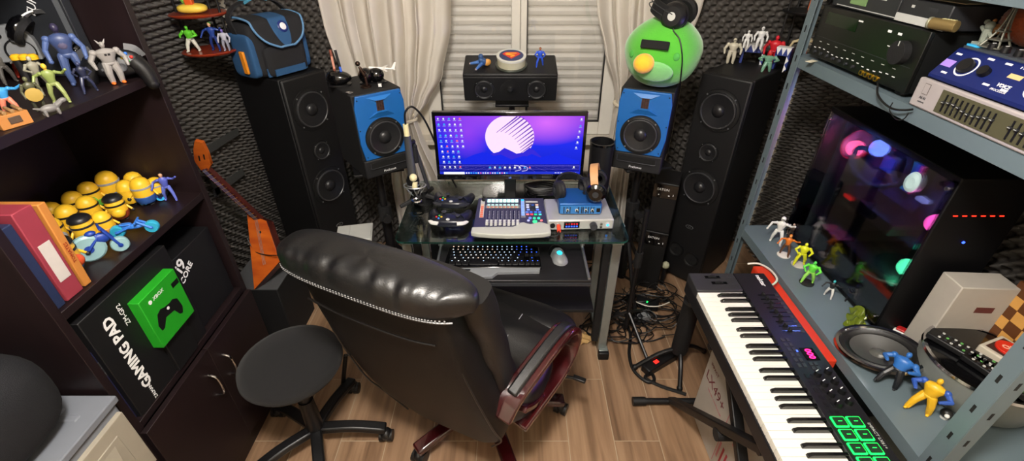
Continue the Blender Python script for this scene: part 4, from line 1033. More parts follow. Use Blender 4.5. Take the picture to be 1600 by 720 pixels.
b = MB(); b.text('XBOX', .016, LABELW, faceX(.0252, -.01, .145, 0)); b.lathe([(0, .001), (.006, .001), (.006, 0)], LABELW, 16, faceX(.0252, -.045, .145, 0)); b.build('lettering', xb)
b = MB(); M = faceX(.025, -.005, .075, -8)
b.prism([(-.045, -.035), (-.052, -.015), (-.042, .018), (-.025, .026), (-.012, .022), (.012, .022), (.025, .026), (.042, .018), (.052, -.015), (.045, -.035), (.034, -.032), (.018, -.008), (-.018, -.008), (-.034, -.032)], 0, .001, BLACK, M); b.prism(ngon(14, .005), .001, .0014, LABELW, M @ TF((0, .012, 0))); b.box((.0252, .058, .13), (.001, .03, .016), BLACK); b.build('controller_print', xb)
lb = thing('carton', 'slim blue-black carton squeezed behind the left side of the bookcase compartment', 'box', (BX-.17, .79, Z0))
b = MB(); b.box((0, 0, .13), (.30, .036, .26), toy('#1c2044')); b.build('box', lb, bevel=.002)
b = MB(); b.box((.151, 0, .20), (.0012, .028, .05), DGREY); b.build('label_patch', lb)
# the green box rests on a small carton
sb = thing('carton', 'small black carton under the green controller carton', 'box', (BX-.005, 1.015, Z0))
b = MB(); b.box((0, 0, .064), (.02, .10, .128), BOXK); b.build('box', sb, bevel=.002)

# ---- top shelf toys (shelf top S2)
Z2 = S2+.0008
FG = 'assorted action figures on the top shelf'
figure('slate blue muscular action figure, tallest on the top shelf, arms spread', 'action figure', at(128, 131, z=Z2), 40, .15, '#38466e', '#42527c', '#302c44', pose=0, arms='#4c6090', extra=chest('#55506a'), bulk=1.15)
figure('grey striped horned action figure with orange feet near the right end of the top shelf', 'action figure', at(186, 130, z=Z2), 50, .105, '#8c8884', '#8c8884', '#8c8884', pose=0, bulk=1.6, extra=lambda t, k, z0, hd: (lambda b: (b.cap((-.05*k, 0, z0+.98*k), (-.10*k, 0, z0+1.06*k), .025*k, toy('#a09c98'), .006*k), b.cap((.05*k, 0, z0+.98*k), (.10*k, 0, z0+1.06*k), .025*k, toy('#a09c98'), .006*k), b.box((0, -.125*k, z0+.72*k), (.12*k, .02*k, .05*k), toy('#141214')), b.sph((-.11*k, -.05*k, z0+.03*k), (.05*k, .09*k, .04*k), toy('#e8702c')), b.sph((.11*k, -.05*k, z0+.03*k), (.05*k, .09*k, .04*k), toy('#e8702c')), b.build('horns_and_feet', t)))(MB()))
figure('dark navy crouching action figure in front of the slate blue one', 'action figure', at(143, 144, z=Z2), 40, .075, '#20243a', '#2a2f48', '#343a58', pose=1)
figure('red and orange action figure at the back left of the top shelf', 'action figure', at(42, 120, z=Z2), 50, .10, '#b83a28', '#a83424', '#c87040', pose=2)
figure('grey skull-headed action figure left on the top shelf', 'action figure', at(18, 130, z=Z2), 60, .085, '#5a5650', '#4c4844', '#b8b8b4', pose=1, bulk=1.2)
figure('olive green action figure with yellow cap near the shelf front', 'action figure', at(98, 160, z=Z2), 40, .09, '#7c8a4a', '#8a9458', '#d8b038', pose=2)
figure('bone-coloured thin action figure behind the olive green one', 'action figure', at(72, 142, z=Z2), 60, .085, '#8e8a78', '#6a6658', '#a8a490', pose=1)
figure('bright blue small action figure above the brown toy crate', 'action figure', at(22, 178, z=Z2), 60, .07, '#3a8cc8', '#d87a60', '#4aa0d8', pose=2, bulk=1.3)
figure('green-brown action figure with round tan shield, middle of the shelf front', 'action figure', at(66, 172, z=Z2), 50, .075, '#4a4a34', '#3a3a2c', '#5c5c40', pose=0, extra=lambda t, k, z0, hd: (lambda b: (b.lathe([(0, .02*k), (.12*k, .01*k), (.2*k, 0), (0, -.01*k)], toy('#a88c44'), 24, TF((0, -.16*k, z0+.5*k)) @ RX(90)), b.build('shield', t)))(MB()))
tc_ = thing('toy_crate', 'small brown slatted toy crate at the front edge of the top shelf', 'toy', at(22, 196, z=Z2), 70)
b = MB(); b.box((0, 0, .014), (.055, .036, .028), toy('#a87038')); b.box((0, -.0185, .015), (.022, .002, .014), toy('#4a3a2c')); 
for k in range(4): b.cyl((-.024+.014*k, -.016, .031), (-.020+.014*k, .016, .034), .004, toy('#8a6a44'), seg=8)
b.build('crate', tc_, bevel=.0015)
an = thing('toy_animal', 'small grey four-legged toy animal at the top shelf front edge', 'toy', at(84, 180, z=Z2), 60)
b = MB(); G_ = toy('#6c6a68')
b.sph((0, 0, .016), (.018, .009, .009), G_); b.cap((.014, 0, .020), (.024, 0, .026), .006, G_, .005); b.sph((.028, 0, .027), (.008, .0055, .0055), G_); b.cap((-.017, 0, .018), (-.027, 0, .022), .003, G_, .0015)
for x in (-.012, .011):
    for y in (-.006, .006): b.cap((x, y, .012), (x, y, .003), .0035, G_, .0028)
b.build('body', an)
cap3 = []
for k, (u, v) in enumerate(((24, 88), (35, 84), (46, 81))):
    t = thing('yellow_disc_toy', 'round yellow capped toy, one of three in a row at the top shelf left', 'toy', (at(u, v, x=-1.28+.02*k).x, at(u, v, x=-1.28+.02*k).y, Z2), 0, group='three round yellow caps in a row')
    b = MB(); b.cyl((0, 0, 0), (0, 0, .07), .010, toy('#1c1a1c'), seg=16); b.build('body', t); b = MB(); b.lathe([(.012, .066), (.012, .074), (.007, .079), (0, .080)], toy('#e8b020'), 18); b.build('cap', t)
# headset, gamepad and box behind
hs = headphones('white-rimmed black gaming headset standing behind the slate blue figure', tuple(at(78, 58, y=1.325)), 0, .062, WHITE, GLOSS, rot=(-20, 35, 20))
gp3 = gamepad('black game controller standing upright at the right end of the top shelf', tuple(at(184, 108, y=1.318)), 0, BLACK, DGREY, 1.0, rot=(70, 0, 30))
sl = thing('steering_wheel_toy', 'grey half-round plastic controller at the back left of the top shelf', 'game controller', tuple(at(30, 82, y=1.30)), 0, rot=(0, 0, 30))
b = MB(); b.prism([(.045*math.cos(R(a)), .05*math.sin(R(a))+.02) for a in range(0, 181, 15)] + [(-.045, -.02), (.045, -.02)], -.015, .015, MGREY, FRONT); b.lathe([(.028, 0), (.032, .006), (.032, -.0), (.028, 0)], BLACK, 24, TF((0.01, -.017, .005)) @ FRONT); b.sph((-.018, -.016, .045), .006, BLACK); b.sph((.012, -.016, .045), .005, BLACK); b.build('shell', sl, bevel=.004)
bxb = thing('carton', 'dark grey carton with pale lettering at the back of the top shelf', 'box', (-1.27, 1.348, Z2))
b = MB(); b.box((0, 0, .15), (.20, .028, .30), toy('#26282c')); b.build('box', bxb, bevel=.002); b = MB(); b.text('TURTLE', .03, LABELW, TF((.03, -.0146, .20)) @ RY(-60) @ FRONT); b.box((.085, -.0145, .15), (.015, .001, .29), toy('#55585c')); b.build('lettering', bxb)

# ================================================================ DRAWER UNIT + backpack (near left)
du = thing('drawer_unit', 'grey plastic drawer tower with beige drawer fronts beside the bookcase', 'drawer unit', (-1.19, .545, 0))
GP = mat('grey_lid_plastic', '#70747c', .4); BP = mat('beige_drawer', '#979082', .4)
b = MB(); b.box((0, 0, .375), (.37, .40, .73), GP); b.build('carcass', du, bevel=.006)
b = MB(); b.box((0, .0, .752), (.385, .415, .02), GP); b.box((.05, .14, .7625), (.20, .018, .006), GP); b.cyl((-.04, .155, .762), (.10, .155, .762), .012, GP, seg=12); b.build('lid', du, bevel=.006)
for k in range(3):
    z = .61-.235*k
    b = MB(); b.box((.1875, 0, z), (.02, .385, .215), BP); b.box((.198, 0, z), (.004, .30, .14), BP); dw = b.build('drawer', du, bevel=.004)
    b = MB(); b.add([(.200, -.13, z+.055), (.200, .13, z+.055), (.200, .10, z-.05), (.200, -.10, z-.05), (.214, -.11, z-.03), (.214, .11, z-.03)], [(0, 1, 5, 4), (4, 5, 2, 3), (0, 4, 3), (1, 2, 5)], BP); b.build('pull', dw)
dp_ = thing('cabinet_panel', 'tall dark wenge panel standing behind the grey drawer tower', 'panel', (-1.42, .40, 0))
b = MB(); b.box((0, 0, 1.05), (.03, .70, 2.1), WENGE); b.build('panel', dp_, bevel=.002)
b = MB(); b.box((0, 0, .03), (.05, .70, .06), WENGE); b.build('plinth', dp_, bevel=.002)
bp = thing('backpack', 'black rounded fabric backpack lying on the grey drawer tower', 'backpack', (-1.15, .585, .763), 0)
b = MB(); b.sph((0, 0, .12), (.135, .14, .12), mat('backpack_fabric', '#0c0d12', .85, bump=.5, bscale=500), 40, 20, e=.7); b.build('body', bp, angle=180)
b = MB(); b.tube([(.02, -.13, .16), (.08, -.07, .215), (.10, .03, .215), (.07, .11, .17)], .004, DGREY, 6, 5); b.sph((.07, .10, .17), (.012, .012, .004), LABELW); b.build('zip', bp)

# ================================================================ BALALAIKA-LIKE GUITAR
gt_ = thing('string_instrument', 'orange triangular three-string folk instrument leaning by the left tower speaker', 'guitar', (0, 0, 0))
OR = wood_mat('orange_varnish', '#a3441a', '#c8641f', .22, 8, 8, 30, .6); OD = wood_mat('dark_red_wood', '#3a1210', '#52201a', .3, 8, 8, 30, .4)
# body face corners read on a leaning plane
A = Vector((-1.130, 1.62, .0))
def gp(u, v, y): return at(u, v, y=y)
top_l = at(383, 333, y=1.80); top_r = at(420, 345, y=1.80); bot = at(398, 452, y=1.62); rgt = at(438, 408, y=1.68)
ax = ((top_l+top_r)/2 - (bot+rgt)/2).normalized(); wd = (rgt-bot); wd = (wd - ax*wd.dot(ax)).normalized(); nr = ax.cross(wd).normalized()
if nr.y > 0: nr = -nr
Mg = Matrix.Translation((bot+rgt)/2) @ Matrix((wd, ax, wd.cross(ax))).transposed().to_4x4()
zs = 1 if (wd.cross(ax)).y < 0 else -1
Mi = Mg.inverted()
loc2 = lambda p: Mi @ p
fc = [loc2(top_l), loc2(top_r), loc2(rgt), loc2(bot)]
poly = [(p.x, p.y) for p in fc]
b = MB(); b.prism(poly, -.05*zs, 0, OD, Mg); b.build('body', gt_, bevel=.004)
b = MB(); b.prism(poly, 0.0005*zs, .004*zs, OR, Mg); b.prism(ngon(14, .006), .0045*zs, .005*zs, BLACK, Mg @ TF(((poly[0][0]+poly[1][0])/2+.005, (poly[0][1]*.72+poly[3][1]*.28), 0))); b.build('sound_board', gt_, bevel=.002)
nb = ((top_l+top_r)/2 + Vector((0, 0, .0))); hd_ = at(312, 222, y=1.72)
nt = at(320, 262, y=1.74)
b = MB(); b.tube([nb - (nt-nb).normalized()*.02, nb.lerp(nt, .5), nt], 0, OD, flat=(.03, .022, (0, -1, 0)), smooth=1); nk = b.build('neck', gt_)
b = MB(); d = (nt-nb)
side = d.cross(Vector((0, -1, 0))).normalized()
nf = side.cross(d).normalized(); nf = nf if nf.y < 0 else -nf
for k in range(15): c = nb + d*(.04+.066*k) + nf*.0125; b.cyl(c-side*.014, c+side*.014, .002, GOLD, seg=6)
b.build('frets', nk)
b = MB(); h0 = nt; h1 = hd_; hh = (h1-h0); s2 = hh.cross(Vector((0, -1, 0))).normalized(); n2 = s2.cross(hh).normalized(); n2 = n2 if n2.y < 0 else -n2
M2 = Matrix.Translation(h0) @ Matrix((s2, hh.normalized(), n2)).transposed().to_4x4(); Lh = hh.length
b.prism([(-.014, -.01), (.014, -.01), (.032, Lh*.25), (.026, Lh*.7), (.014, Lh*1.05), (-.014, Lh*1.05), (-.026, Lh*.7), (-.032, Lh*.25)], -.008, .008, OR, M2); b.prism([(-.012, Lh*.3), (-.006, Lh*.3), (-.006, Lh*.5), (-.012, Lh*.5)], .0082, .009, BLACK, M2); b.prism([(.008, Lh*.4), (.014, Lh*.4), (.014, Lh*.6), (.008, Lh*.6)], .0082, .009, BLACK, M2); b.build('headstock', gt_, bevel=.003)
b = MB()
for s_ in (-.006, 0, .006): b.tube([nt+nf*.015+side*s_, nb+nf*.015+side*s_, bot.lerp(rgt, .5)+ax*.05+nr*.008+side*s_], .0008, SILVER, 5, 1)
b.build('strings', gt_)
wb2 = thing('wall_bracket', 'dark grey wall bracket bars on the foam behind the orange instrument neck', 'bracket', (0, 0, 0))
BRK = mat('bracket_grey', '#3e3f3e', .6)
for (u0, v0), (u1, v1) in (((322, 236), (372, 205)), ((334, 302), (380, 268)), ((312, 232), (342, 305))):
    b = MB(); b.tube([at(u0, v0, x=-1.405), at(u1, v1, x=-1.405)], 0, BRK, flat=(.006, .035, (1, 0, 0)) if 0 else (.035, .006, (1, 0, 0)), smooth=1); b.build('bar', wb2)
gl_ = thing('cable', 'thin black cable draped across the orange instrument', 'cable', (0, 0, 0))
b = MB(); b.tube([at(386, 372, y=1.745), at(398, 392, y=1.715), at(415, 398, y=1.69), at(436, 399, y=1.66)], .0025, CABLE, 6, 5); b.build('lead', gl_)
gs = thing('instrument_stand', 'grey low platform on the floor under the orange instrument', 'stand', (0, 0, 0))
p0 = at(425, 432, z=.36)
b = MB(); b.box((p0.x-.05, p0.y+.04, .178), (.22, .26, .356), MATTE); b.build('box', gs, bevel=.004)
b = MB(); b.box((p0.x-.05, p0.y+.04, .359), (.23, .27, .006), mat('platform_grey', '#4a4b4d', .4)); b.build('top', gs, bevel=.001)
ps = thing('stand_rod', 'thin black stand leg with rubber tip behind the round stool', 'stand', (0, 0, 0))
a_ = at(535, 612, z=.02); c_ = at(540, 555, z=.26)
b = MB(); b.cyl(a_, c_, .009, BLACK, seg=10); b.cyl(c_, c_+Vector((.10, .05, -.02)), .006, BLACK, seg=8); b.build('rod', ps); b = MB(); b.sph(a_, .014, RUBBER, 10, 8); b.build('tip', ps)
pr = thing('small_printer', 'light grey boxy device behind the leather chair, left of the desk', 'device', (-.765, 1.865, 0), 12)
b = MB(); b.box((0, 0, .24), (.16, .22, .48), MGREY); b.build('body', pr, bevel=.006); b = MB(); b.box((0, 0, .487), (.17, .23, .012), LGREY); b.box((.03, .02, .50), (.10, .12, .014), LGREY, rot=(0, 8, 0)); b.build('lid', pr, bevel=.002)

# ================================================================ CAMERA BAG on left tower
TT = 1.181
bg = thing('camera_bag', 'black and blue padded camera bag with curved flap on the left tower speaker', 'bag', (-1.105, 2.225, TT), 60)
bg.scale = (.93, .93, .93)
NB = mat('bag_black', '#1b1b1e', .85, bump=.5, bscale=700); NBL = mat('bag_blue', '#27507a', .8, bump=.5, bscale=700); NGR = mat('bag_piping', '#5a86ae', .7)
b = MB(); b.sph((0, 0, .125), (.15, .10, .125), NB, 40, 22, e=.35); b.build('body', bg, angle=60)
b = MB()
for sx in (-1, 1): b.sph((sx*.138, -.005, .105), (.022, .085, .098), NBL, 30, 16, e=.35)
b.box((0, -.105, .03), (.22, .012, .04), NBL); b.build('side_panel', bg, angle=60, bevel=.002)
b = MB(); b.sph((.0, -.095, .075), (.11, .03, .07), NB, 30, 16, e=.35); b.box((0, -.127, .028), (.17, .006, .03), NBL); b.build('front_pocket', bg, angle=60)
def flap(u, v, k=0.):
    # v 0..1 from rear of the lid over the top and down the front
    s_ = v*.30; w = .135 if v < .6 else .135*math.sqrt(max(0.02, 1-((v-.6)/.42)**2))
    if s_ < .17: y = .08 - s_; z = .252 + .01*math.sin(s_/.17*PI)
    else: y = -.095-(s_-.17)*.35; z = .252 - (s_-.17)*.9
    return (w*(u*2-1), y-.004-k, z+k)
b = MB(); b.grid(lambda u, v: flap(u, v), 16, 26, NB); fo = b.build('flap', bg, angle=180, closed_normals=False)
m_ = fo.modifiers.new('Solid', 'SOLIDIFY'); m_.thickness = .008
b = MB(); b.grid(lambda u, v: flap(.33+.34*u, v, .0085), 6, 26, NBL); fb = b.build('flap_stripe', fo, angle=180, closed_normals=False)
b = MB(); pp = [flap(0, v/12, .006) for v in range(2, 13)] + [flap(u/6, 1, .006) for u in range(1, 6)] + [flap(1, v/12, .006) for v in range(12, 1, -1)]; b.tube(pp, .005, NGR, 8, 2); b.build('piping', fo)
M = TF(Vector(flap(.55, .72, .011))) @ RX(70); b = MB(); b.lathe([(0, .003), (.022, .003), (.026, 0)], toy('#1c2c70'), 24, M); b.lathe([(0, .0045), (.014, .004), (.016, .003)], LABELW, 20, M); b.build('badge', fo)
b = MB(); b.tube([(-.15, 0, .20), (-.16, 0, .27), (-.10, .02, .31), (.0, .03, .33), (.10, .02, .31), (.15, 0, .25)], 0, NB, flat=(.006, .035, (0, 1, 0)), smooth=5); b.build('shoulder_strap', bg)
b = MB(); b.tube([(-.06, .03, .318), (.0, .03, .336), (.06, .03, .322)], 0, mat('strap_teal', '#3c8098', .7), flat=(.012, .045, (0, 1, 0)), smooth=5); b.build('strap_pad', bg)
b = MB(); b.box((-.165, -.03, .08), (.012, .03, .10), toy('#e08a20')); b.build('orange_tag', bg, bevel=.003)

# hanging corner shelf
cs_ = thing('corner_shelf', 'small hanging corner rack with orange-red round tiers on the left foam wall', 'shelf', (0, 0, 0))
RED = mat('tier_red', '#8c3018', .3, coat=.3)
c0 = at(333, 80, y=2.08); c1 = at(318, 22, y=2.08)
CX, CY = c0.x-.02, 2.10
b = MB()
for dx, dy in ((-.09, 0), (.09, 0), (0, .09)): b.cyl((CX+dx, CY+dy, c0.z-.004), (CX+dx, CY+dy, 1.95), .005, BLACK, seg=8)
b.build('uprights', cs_)
for zc in (c0.z, c1.z, c1.z+.17):
    b = MB(); b.lathe([(0, -.006), (.105, -.006), (.11, 0), (.105, .004), (0, .004)], RED, 32, TF((CX, CY, zc))); b.build('tier', cs_)
figure('green toy figure with pale belly on the lower tier of the hanging corner rack', 'toy figure', (CX-.04, CY-.05, c0.z+.005), 0, .10, '#5fc030', '#d8d8c8', '#5fc030', pose=1, bulk=1.4)
figure('small toy figure in dark blue and green cap on the lower tier of the rack', 'toy figure', (CX+.045, CY-.03, c0.z+.005), 10, .11, '#24408c', '#1c3070', '#d8a880', pose=2, extra=hair('#3aa03a'))
figure('silver and purple toy figure hanging right of the corner rack tier', 'toy figure', (CX+.095, CY-.04, c0.z+.006), 10, .085, '#b8b8c4', '#8a8a98', '#7a68b8', pose=0, bulk=1.2)
t = thing('toy_kart', 'yellow and orange round toy kart on the upper tier of the corner rack', 'toy', (CX, CY-.03, c1.z+.005), 10)
b = MB(); b.sph((0, 0, .018), (.055, .038, .018), toy('#f0d050'), 24, 10, e=.8); b.build('body', t); b = MB(); b.box((.0, -.01, .042), (.03, .026, .03), toy('#d85a20')); b.sph((-.02, 0, .055), (.016, .016, .022), toy('#7cc050')); b.build('driver', t, bevel=.004)

# items on the left blue speaker (top z .83+.361)
BT = 1.1915
def onz(u, v, z=BT): return at(u, v, z=z)
t = thing('pen_holder', 'glossy dark egg-shaped pen holder on the left blue speaker', 'pen holder', onz(532, 133), 10)
b = MB(); b.sph((0, 0, .030), (.052, .036, .030), GLOSS, 28, 16, fn=lambda p: Vector((p.x, p.y, p.z*(1-.25*p.x/.052)))); b.build('body', t); b = MB(); b.prism(rrect(.09, .06, .02), 0, .006, BLACK); b.build('base', t)
HP = onz(532, 133)
t = thing('pen', 'brown and pink marker pen standing in the dark egg-shaped holder', 'pen', HP+Vector((-.012, 0, .055)), 0, rot=(-8, -4, 0))
b = MB(); b.cyl((0, 0, 0), (0, 0, .075), .005, mat('pen_pink', '#c88a78', .3), seg=12); b.cyl((0, 0, .06), (0, 0, .085), .0055, toy('#7a4030'), seg=12); b.cyl((0, 0, -.0), (0, 0, .012), .0055, toy('#7a4030'), seg=12); b.build('barrel', t)
t = thing('pen', 'black marker pen with blue tip standing in the dark egg-shaped holder', 'pen', HP+Vector((.014, 0, .055)), 0, rot=(-8, -8, 0))
b = MB(); b.cyl((0, 0, .02), (0, 0, .085), .0055, BLACK, seg=12); b.cyl((0, 0, -.0), (0, 0, .022), .005, toy('#3060d0'), seg=12); b.cyl((0, 0, .085), (0, 0, .088), .003, WHITE, seg=10); b.build('barrel', t)
t = thing('helmet_ornament', 'glossy black twin-dome ornament beside the pen holder on the blue speaker', 'ornament', onz(578, 130), 0)
b = MB(); b.sph((-.012, 0, .032), (.030, .030, .032), GLOSS, 28, 16); b.sph((.028, .012, .032), (.034, .03, .030), GLOSS, 28, 16); b.prism(rrect(.10, .06, .02), 0, .006, BLACK, TF((.01, 0, 0))); b.build('domes', t)
t = thing('figurine', 'dark bronze small figurine standing before the glossy black domes', 'figurine', onz(572, 136), 0)
BRZ = mat('dark_bronze', '#3c2c24', .3, .7)
b = MB(); b.cyl((0, 0, 0), (0, 0, .006), .022, BRZ, seg=18); b.cap((.006, 0, .01), (.002, 0, .05), .005, BRZ); b.cap((.002, 0, .05), (-.012, 0, .078), .008, BRZ, .006); b.cap((-.012, 0, .07), (-.02, -.01, .05), .003, BRZ); b.cap((-.010, 0, .07), (.012, -.01, .062), .003, BRZ); b.sph((-.018, 0, .094), .010, BRZ); b.build('figure', t)
t = thing('model_plane', 'white model jet on a thin stand on the left blue speaker', 'model plane', onz(600, 128)+Vector((0, 0, 0)), 10)
b = MB(); b.cap((-.05, 0, .062), (.05, 0, .052), .005, WHITE, .0035); b.prism([(-.01, 0), (.012, 0), (.03, .055), (.022, .055)], -.001, .001, WHITE, TF((-.004, 0, .057))); b.prism([(-.01, 0), (.012, 0), (.03, -.055), (.022, -.055)], -.001, .001, WHITE, TF((-.004, 0, .057))); b.prism([(.035, 0), (.052, 0), (.06, .028), (.053, .028)], -.001, .001, WHITE, TF((0, 0, .052)) @ RX(90)); b.prism([(.038, 0), (.05, 0), (.056, .02), (.05, .02)], -.001, .001, WHITE, TF((0, 0, .053))); b.prism([(.038, 0), (.05, 0), (.056, -.02), (.05, -.02)], -.001, .001, WHITE, TF((0, 0, .053))); b.build('airframe', t, bevel=.0005)
b = MB(); b.cyl((0, 0, 0), (0, 0, .056), .0018, CHROME, seg=8); b.cyl((0, 0, 0), (0, 0, .003), .016, BLACK, seg=18); b.build('stand', t)
t = thing('small_cube', 'tiny black and white cube on the left blue speaker edge', 'ornament', onz(594, 136), 15)
b = MB(); b.box((0, 0, .01), (.02, .016, .02), BLACK); b.box((-.0, -.0085, .01), (.013, .001, .013), WHITE); b.build('cube', t, bevel=.001)
t = thing('bracelet', 'small silver ring lying on the left blue speaker front corner', 'ring', onz(546, 146), 0)
b = MB(); b.tube([(.014*math.cos(2*PI*k/10), .009*math.sin(2*PI*k/10), .003) for k in range(10)], .0025, CHROME, 8, 3, closed=True); b.build('ring', t)

# items on the centre speaker (tilted top)
def on_cs(x, y): return Vector((-.008, 2.15, 1.065)) + Matrix.Rotation(R(13), 3, 'X') @ Vector((x, y, .1325))
t = thing('round_tin', 'round clear tin with red and yellow shield emblem on the wide speaker', 'tin', on_cs(.005, .09), rot=(13, 0, 0))
b = MB(); b.cyl((0, 0, 0), (0, 0, .008), .073, mat('tin_base', '#3c4038', .3), seg=44); b.cyl((0, 0, .008), (0, 0, .040), .066, mat('tin_body', '#b8b49c', .15, coat=.5), seg=44); b.build('box', t, bevel=.0015)
b = MB(); b.cyl((0, 0, .040), (0, 0, .048), .068, mat('tin_lid', '#c8c8c0', .15, coat=.5), seg=44); b.cyl((0, 0, .048), (0, 0, .0484), .055, toy('#1c2a5c'), seg=40); ld = b.build('lid', t, bevel=.001)
b = MB(); b.prism([(-.042, .012), (-.028, .030), (.028, .030), (.042, .012), (0, -.036)], .0486, .0492, toy('#d02818')); b.prism([(-.030, .010), (-.020, .022), (.022, .022), (.026, .014), (-.010, .012), (.018, .0), (.012, -.012), (-.002, -.022), (-.006, -.014), (.004, -.006), (-.022, .0)], .0493, .0498, toy('#e8a020')); b.build('emblem', ld)
figure('blue small toy figure standing right of the round tin', 'toy figure', on_cs(.135, .085), 0, .085, '#2a50c8', '#2a50c8', '#a06848', pose=1, bulk=1.1, tilt=(13, 0), extra=hair('#7a3820'))
t = thing('toy_bird', 'blue and tan winged toy lying left of the round tin', 'toy', on_cs(-.135, .08), rot=(13, 0, 30))
b = MB(); b.sph((.01, 0, .022), (.028, .016, .016), toy('#2e4c78'), 18, 10, rot=(0, 35, 0)); b.sph((.028, -.005, .018), (.02, .014, .016), toy('#c89048'), 14, 8); b.sph((-.002, .004, .045), .012, toy('#2e4c78')); b.build('body', t)
for s_ in (-1, 1):
    b = MB(); b.cap((0, s_*.008, .018), (-.045, s_*.03-.01, .010), .009, toy('#3f68a8'), .005); b.cap((-.02, s_*.018-.004, .014), (-.045, s_*.03-.01, .010), .0065, toy('#c8a060'), .005); b.build('wing', t)
# ================================================================ GREEN PLUSH + headphones
def ray_ell(u, v, c, r):
    dv = v-360; d = Vector((u-800, FOC*_c - dv*_s, -FOC*_s - dv*_c)); o = Vector((0, 0, CH)) - Vector(c)
    D = Vector(d[i]/r[i] for i in range(3)); O = Vector(o[i]/r[i] for i in range(3))
    a = D.dot(D); b_ = 2*D.dot(O); cc_ = O.dot(O)-1; q = b_*b_-4*a*cc_
    t = (-b_-math.sqrt(max(q, 0)))/(2*a); p = o + d*t
    n = Vector(p[i]/(r[i]**2) for i in range(3)).normalized()
    return p + Vector(c), n
PC_ = Vector((.612, 1.975, BT+.132)); PR = Vector((.152, .145, .136))
pl = thing('plush_toy', 'big round bright green plush with yellow ball nose on the right blue speaker', 'plush toy', (PC_.x, PC_.y, BT))
PG = mat('plush_green', '#4ba828', .9, noise=.15, nscale=9, bump=.6, bscale=260, sheen=.5)
PG2 = mat('plush_pale_green', '#78bc70', .9, noise=.1, bump=.6, bscale=260, sheen=.5)
PG3 = mat('plush_dark_green', '#4aa040', .9, bump=.5, bscale=260)
off = Vector((PC_.x, PC_.y, BT))
def lump(p): return Vector((p.x*(1+.02*math.sin(p.z*40)), p.y*(1+.02*math.sin(p.x*35)), p.z*(1+.02*math.sin(p.x*22+1)) if p.z > -.1 else max(p.z, -.128)))
b = MB(); b.sph(PC_-off, PR, PG, 64, 40, fn=lump); bd = b.build('body', pl, angle=180)
def patch(u, v, ru, rv, m, name, th=.006, par=None):
    p, n = ray_ell(u, v, PC_, PR); M = Matrix.Translation(p-off) @ n.to_track_quat('Z', 'Y').to_matrix().to_4x4()
    b = MB(); b.sph((0, 0, 0), (ru, rv, th), m, 24, 10, M=M); return b.build(name, par or pl, angle=180)
patch(1022, 112, .072, .045, PG2, 'pale_muzzle', .012)
p, n = ray_ell(1009, 97, PC_, PR)
b = MB(); b.sph(p-off+n*.018, (.040, .036, .037), mat('plush_yellow', '#f0b428', .85, bump=.5, bscale=260, sheen=.4), 28, 18); b.build('nose', pl, angle=180)
patch(987, 84, .012, .014, PG3, 'spot'); patch(1057, 89, .013, .015, PG3, 'spot')
p, n = ray_ell(1024, 71, PC_, PR); M = Matrix.Translation(p-off+n*.010) @ n.to_track_quat('Z', 'Y').to_matrix().to_4x4()
b = MB(); b.box((0, 0, 0), (.030, .105, .012) if 0 else (.105, .030, .016), mat('felt_black', '#131313', .95), M=M); b.build('felt_strip', pl, bevel=.003, angle=60)
h2 = thing('headphones', 'big black studio headphones with wire arch resting on the green plush', 'headphones', (PC_.x+.028, PC_.y-.035, PC_.z+PR.z+.012))
hx = Vector((.62, .78, .05)).normalized(); hz = Vector((-.78, .50, .30)); hz = (hz-hx*hz.dot(hx)).normalized(); hy = hz.cross(hx)
HM = Matrix((hx, hy, hz)).transposed(); h2.rotation_euler = HM.to_euler()
for sx, yr in ((-1, 25), (1, -10)):
    M = TF((sx*.060, 0, .0)) @ RZ(yr*.3) @ RY(90*sx)
    b = MB(); b.lathe([(0, .018), (.034, .018), (.046, .008), (.050, -.004), (.049, -.014)], BLACK, 32, M); b.lathe([(.014, .0165), (.015, .019), (0, .0195)], LGREY, 18, M); b.build('ear_cup', h2)
    b = MB(); b.lathe([(.020, -.012), (.028, -.030), (.044, -.036), (.052, -.024), (.049, -.012)], MATTE, 32, M); b.build('ear_pad', h2)
b = MB(); b.tube([(.078*math.cos(a), -.01, .0+.125*math.sin(a)) for a in [PI*k/12 for k in range(13)]], .002, DGREY, 6, 2); b.tube([(.078*math.cos(a), .01, .0+.125*math.sin(a)) for a in [PI*k/12 for k in range(13)]], .002, DGREY, 6, 2); b.build('wire_arch', h2)
b = MB(); b.tube([(.074*math.cos(a), 0, .01+.098*math.sin(a)) for a in [R(8)+R(164)*k/10 for k in range(11)]], 0, MATTE, flat=(.006, .055, (0, 1, 0)), smooth=2); b.build('headband', h2)
b = MB(); q0 = Vector((PC_.x+.028, PC_.y-.035, PC_.z+PR.z+.012))
cp = [ray_ell(u, v, PC_, PR+Vector((.004, .004, .004)))[0]-q0 for u, v in ((1052, 45), (1062, 62), (1066, 90), (1064, 118), (1062, 134))]
Mh = HM.to_3x3().inverted()
b.tube([Vector((-.062, -.02, -.04))] + [Mh @ c for c in cp], .0028, CABLE, 8, 5); b.build('cord', h2)

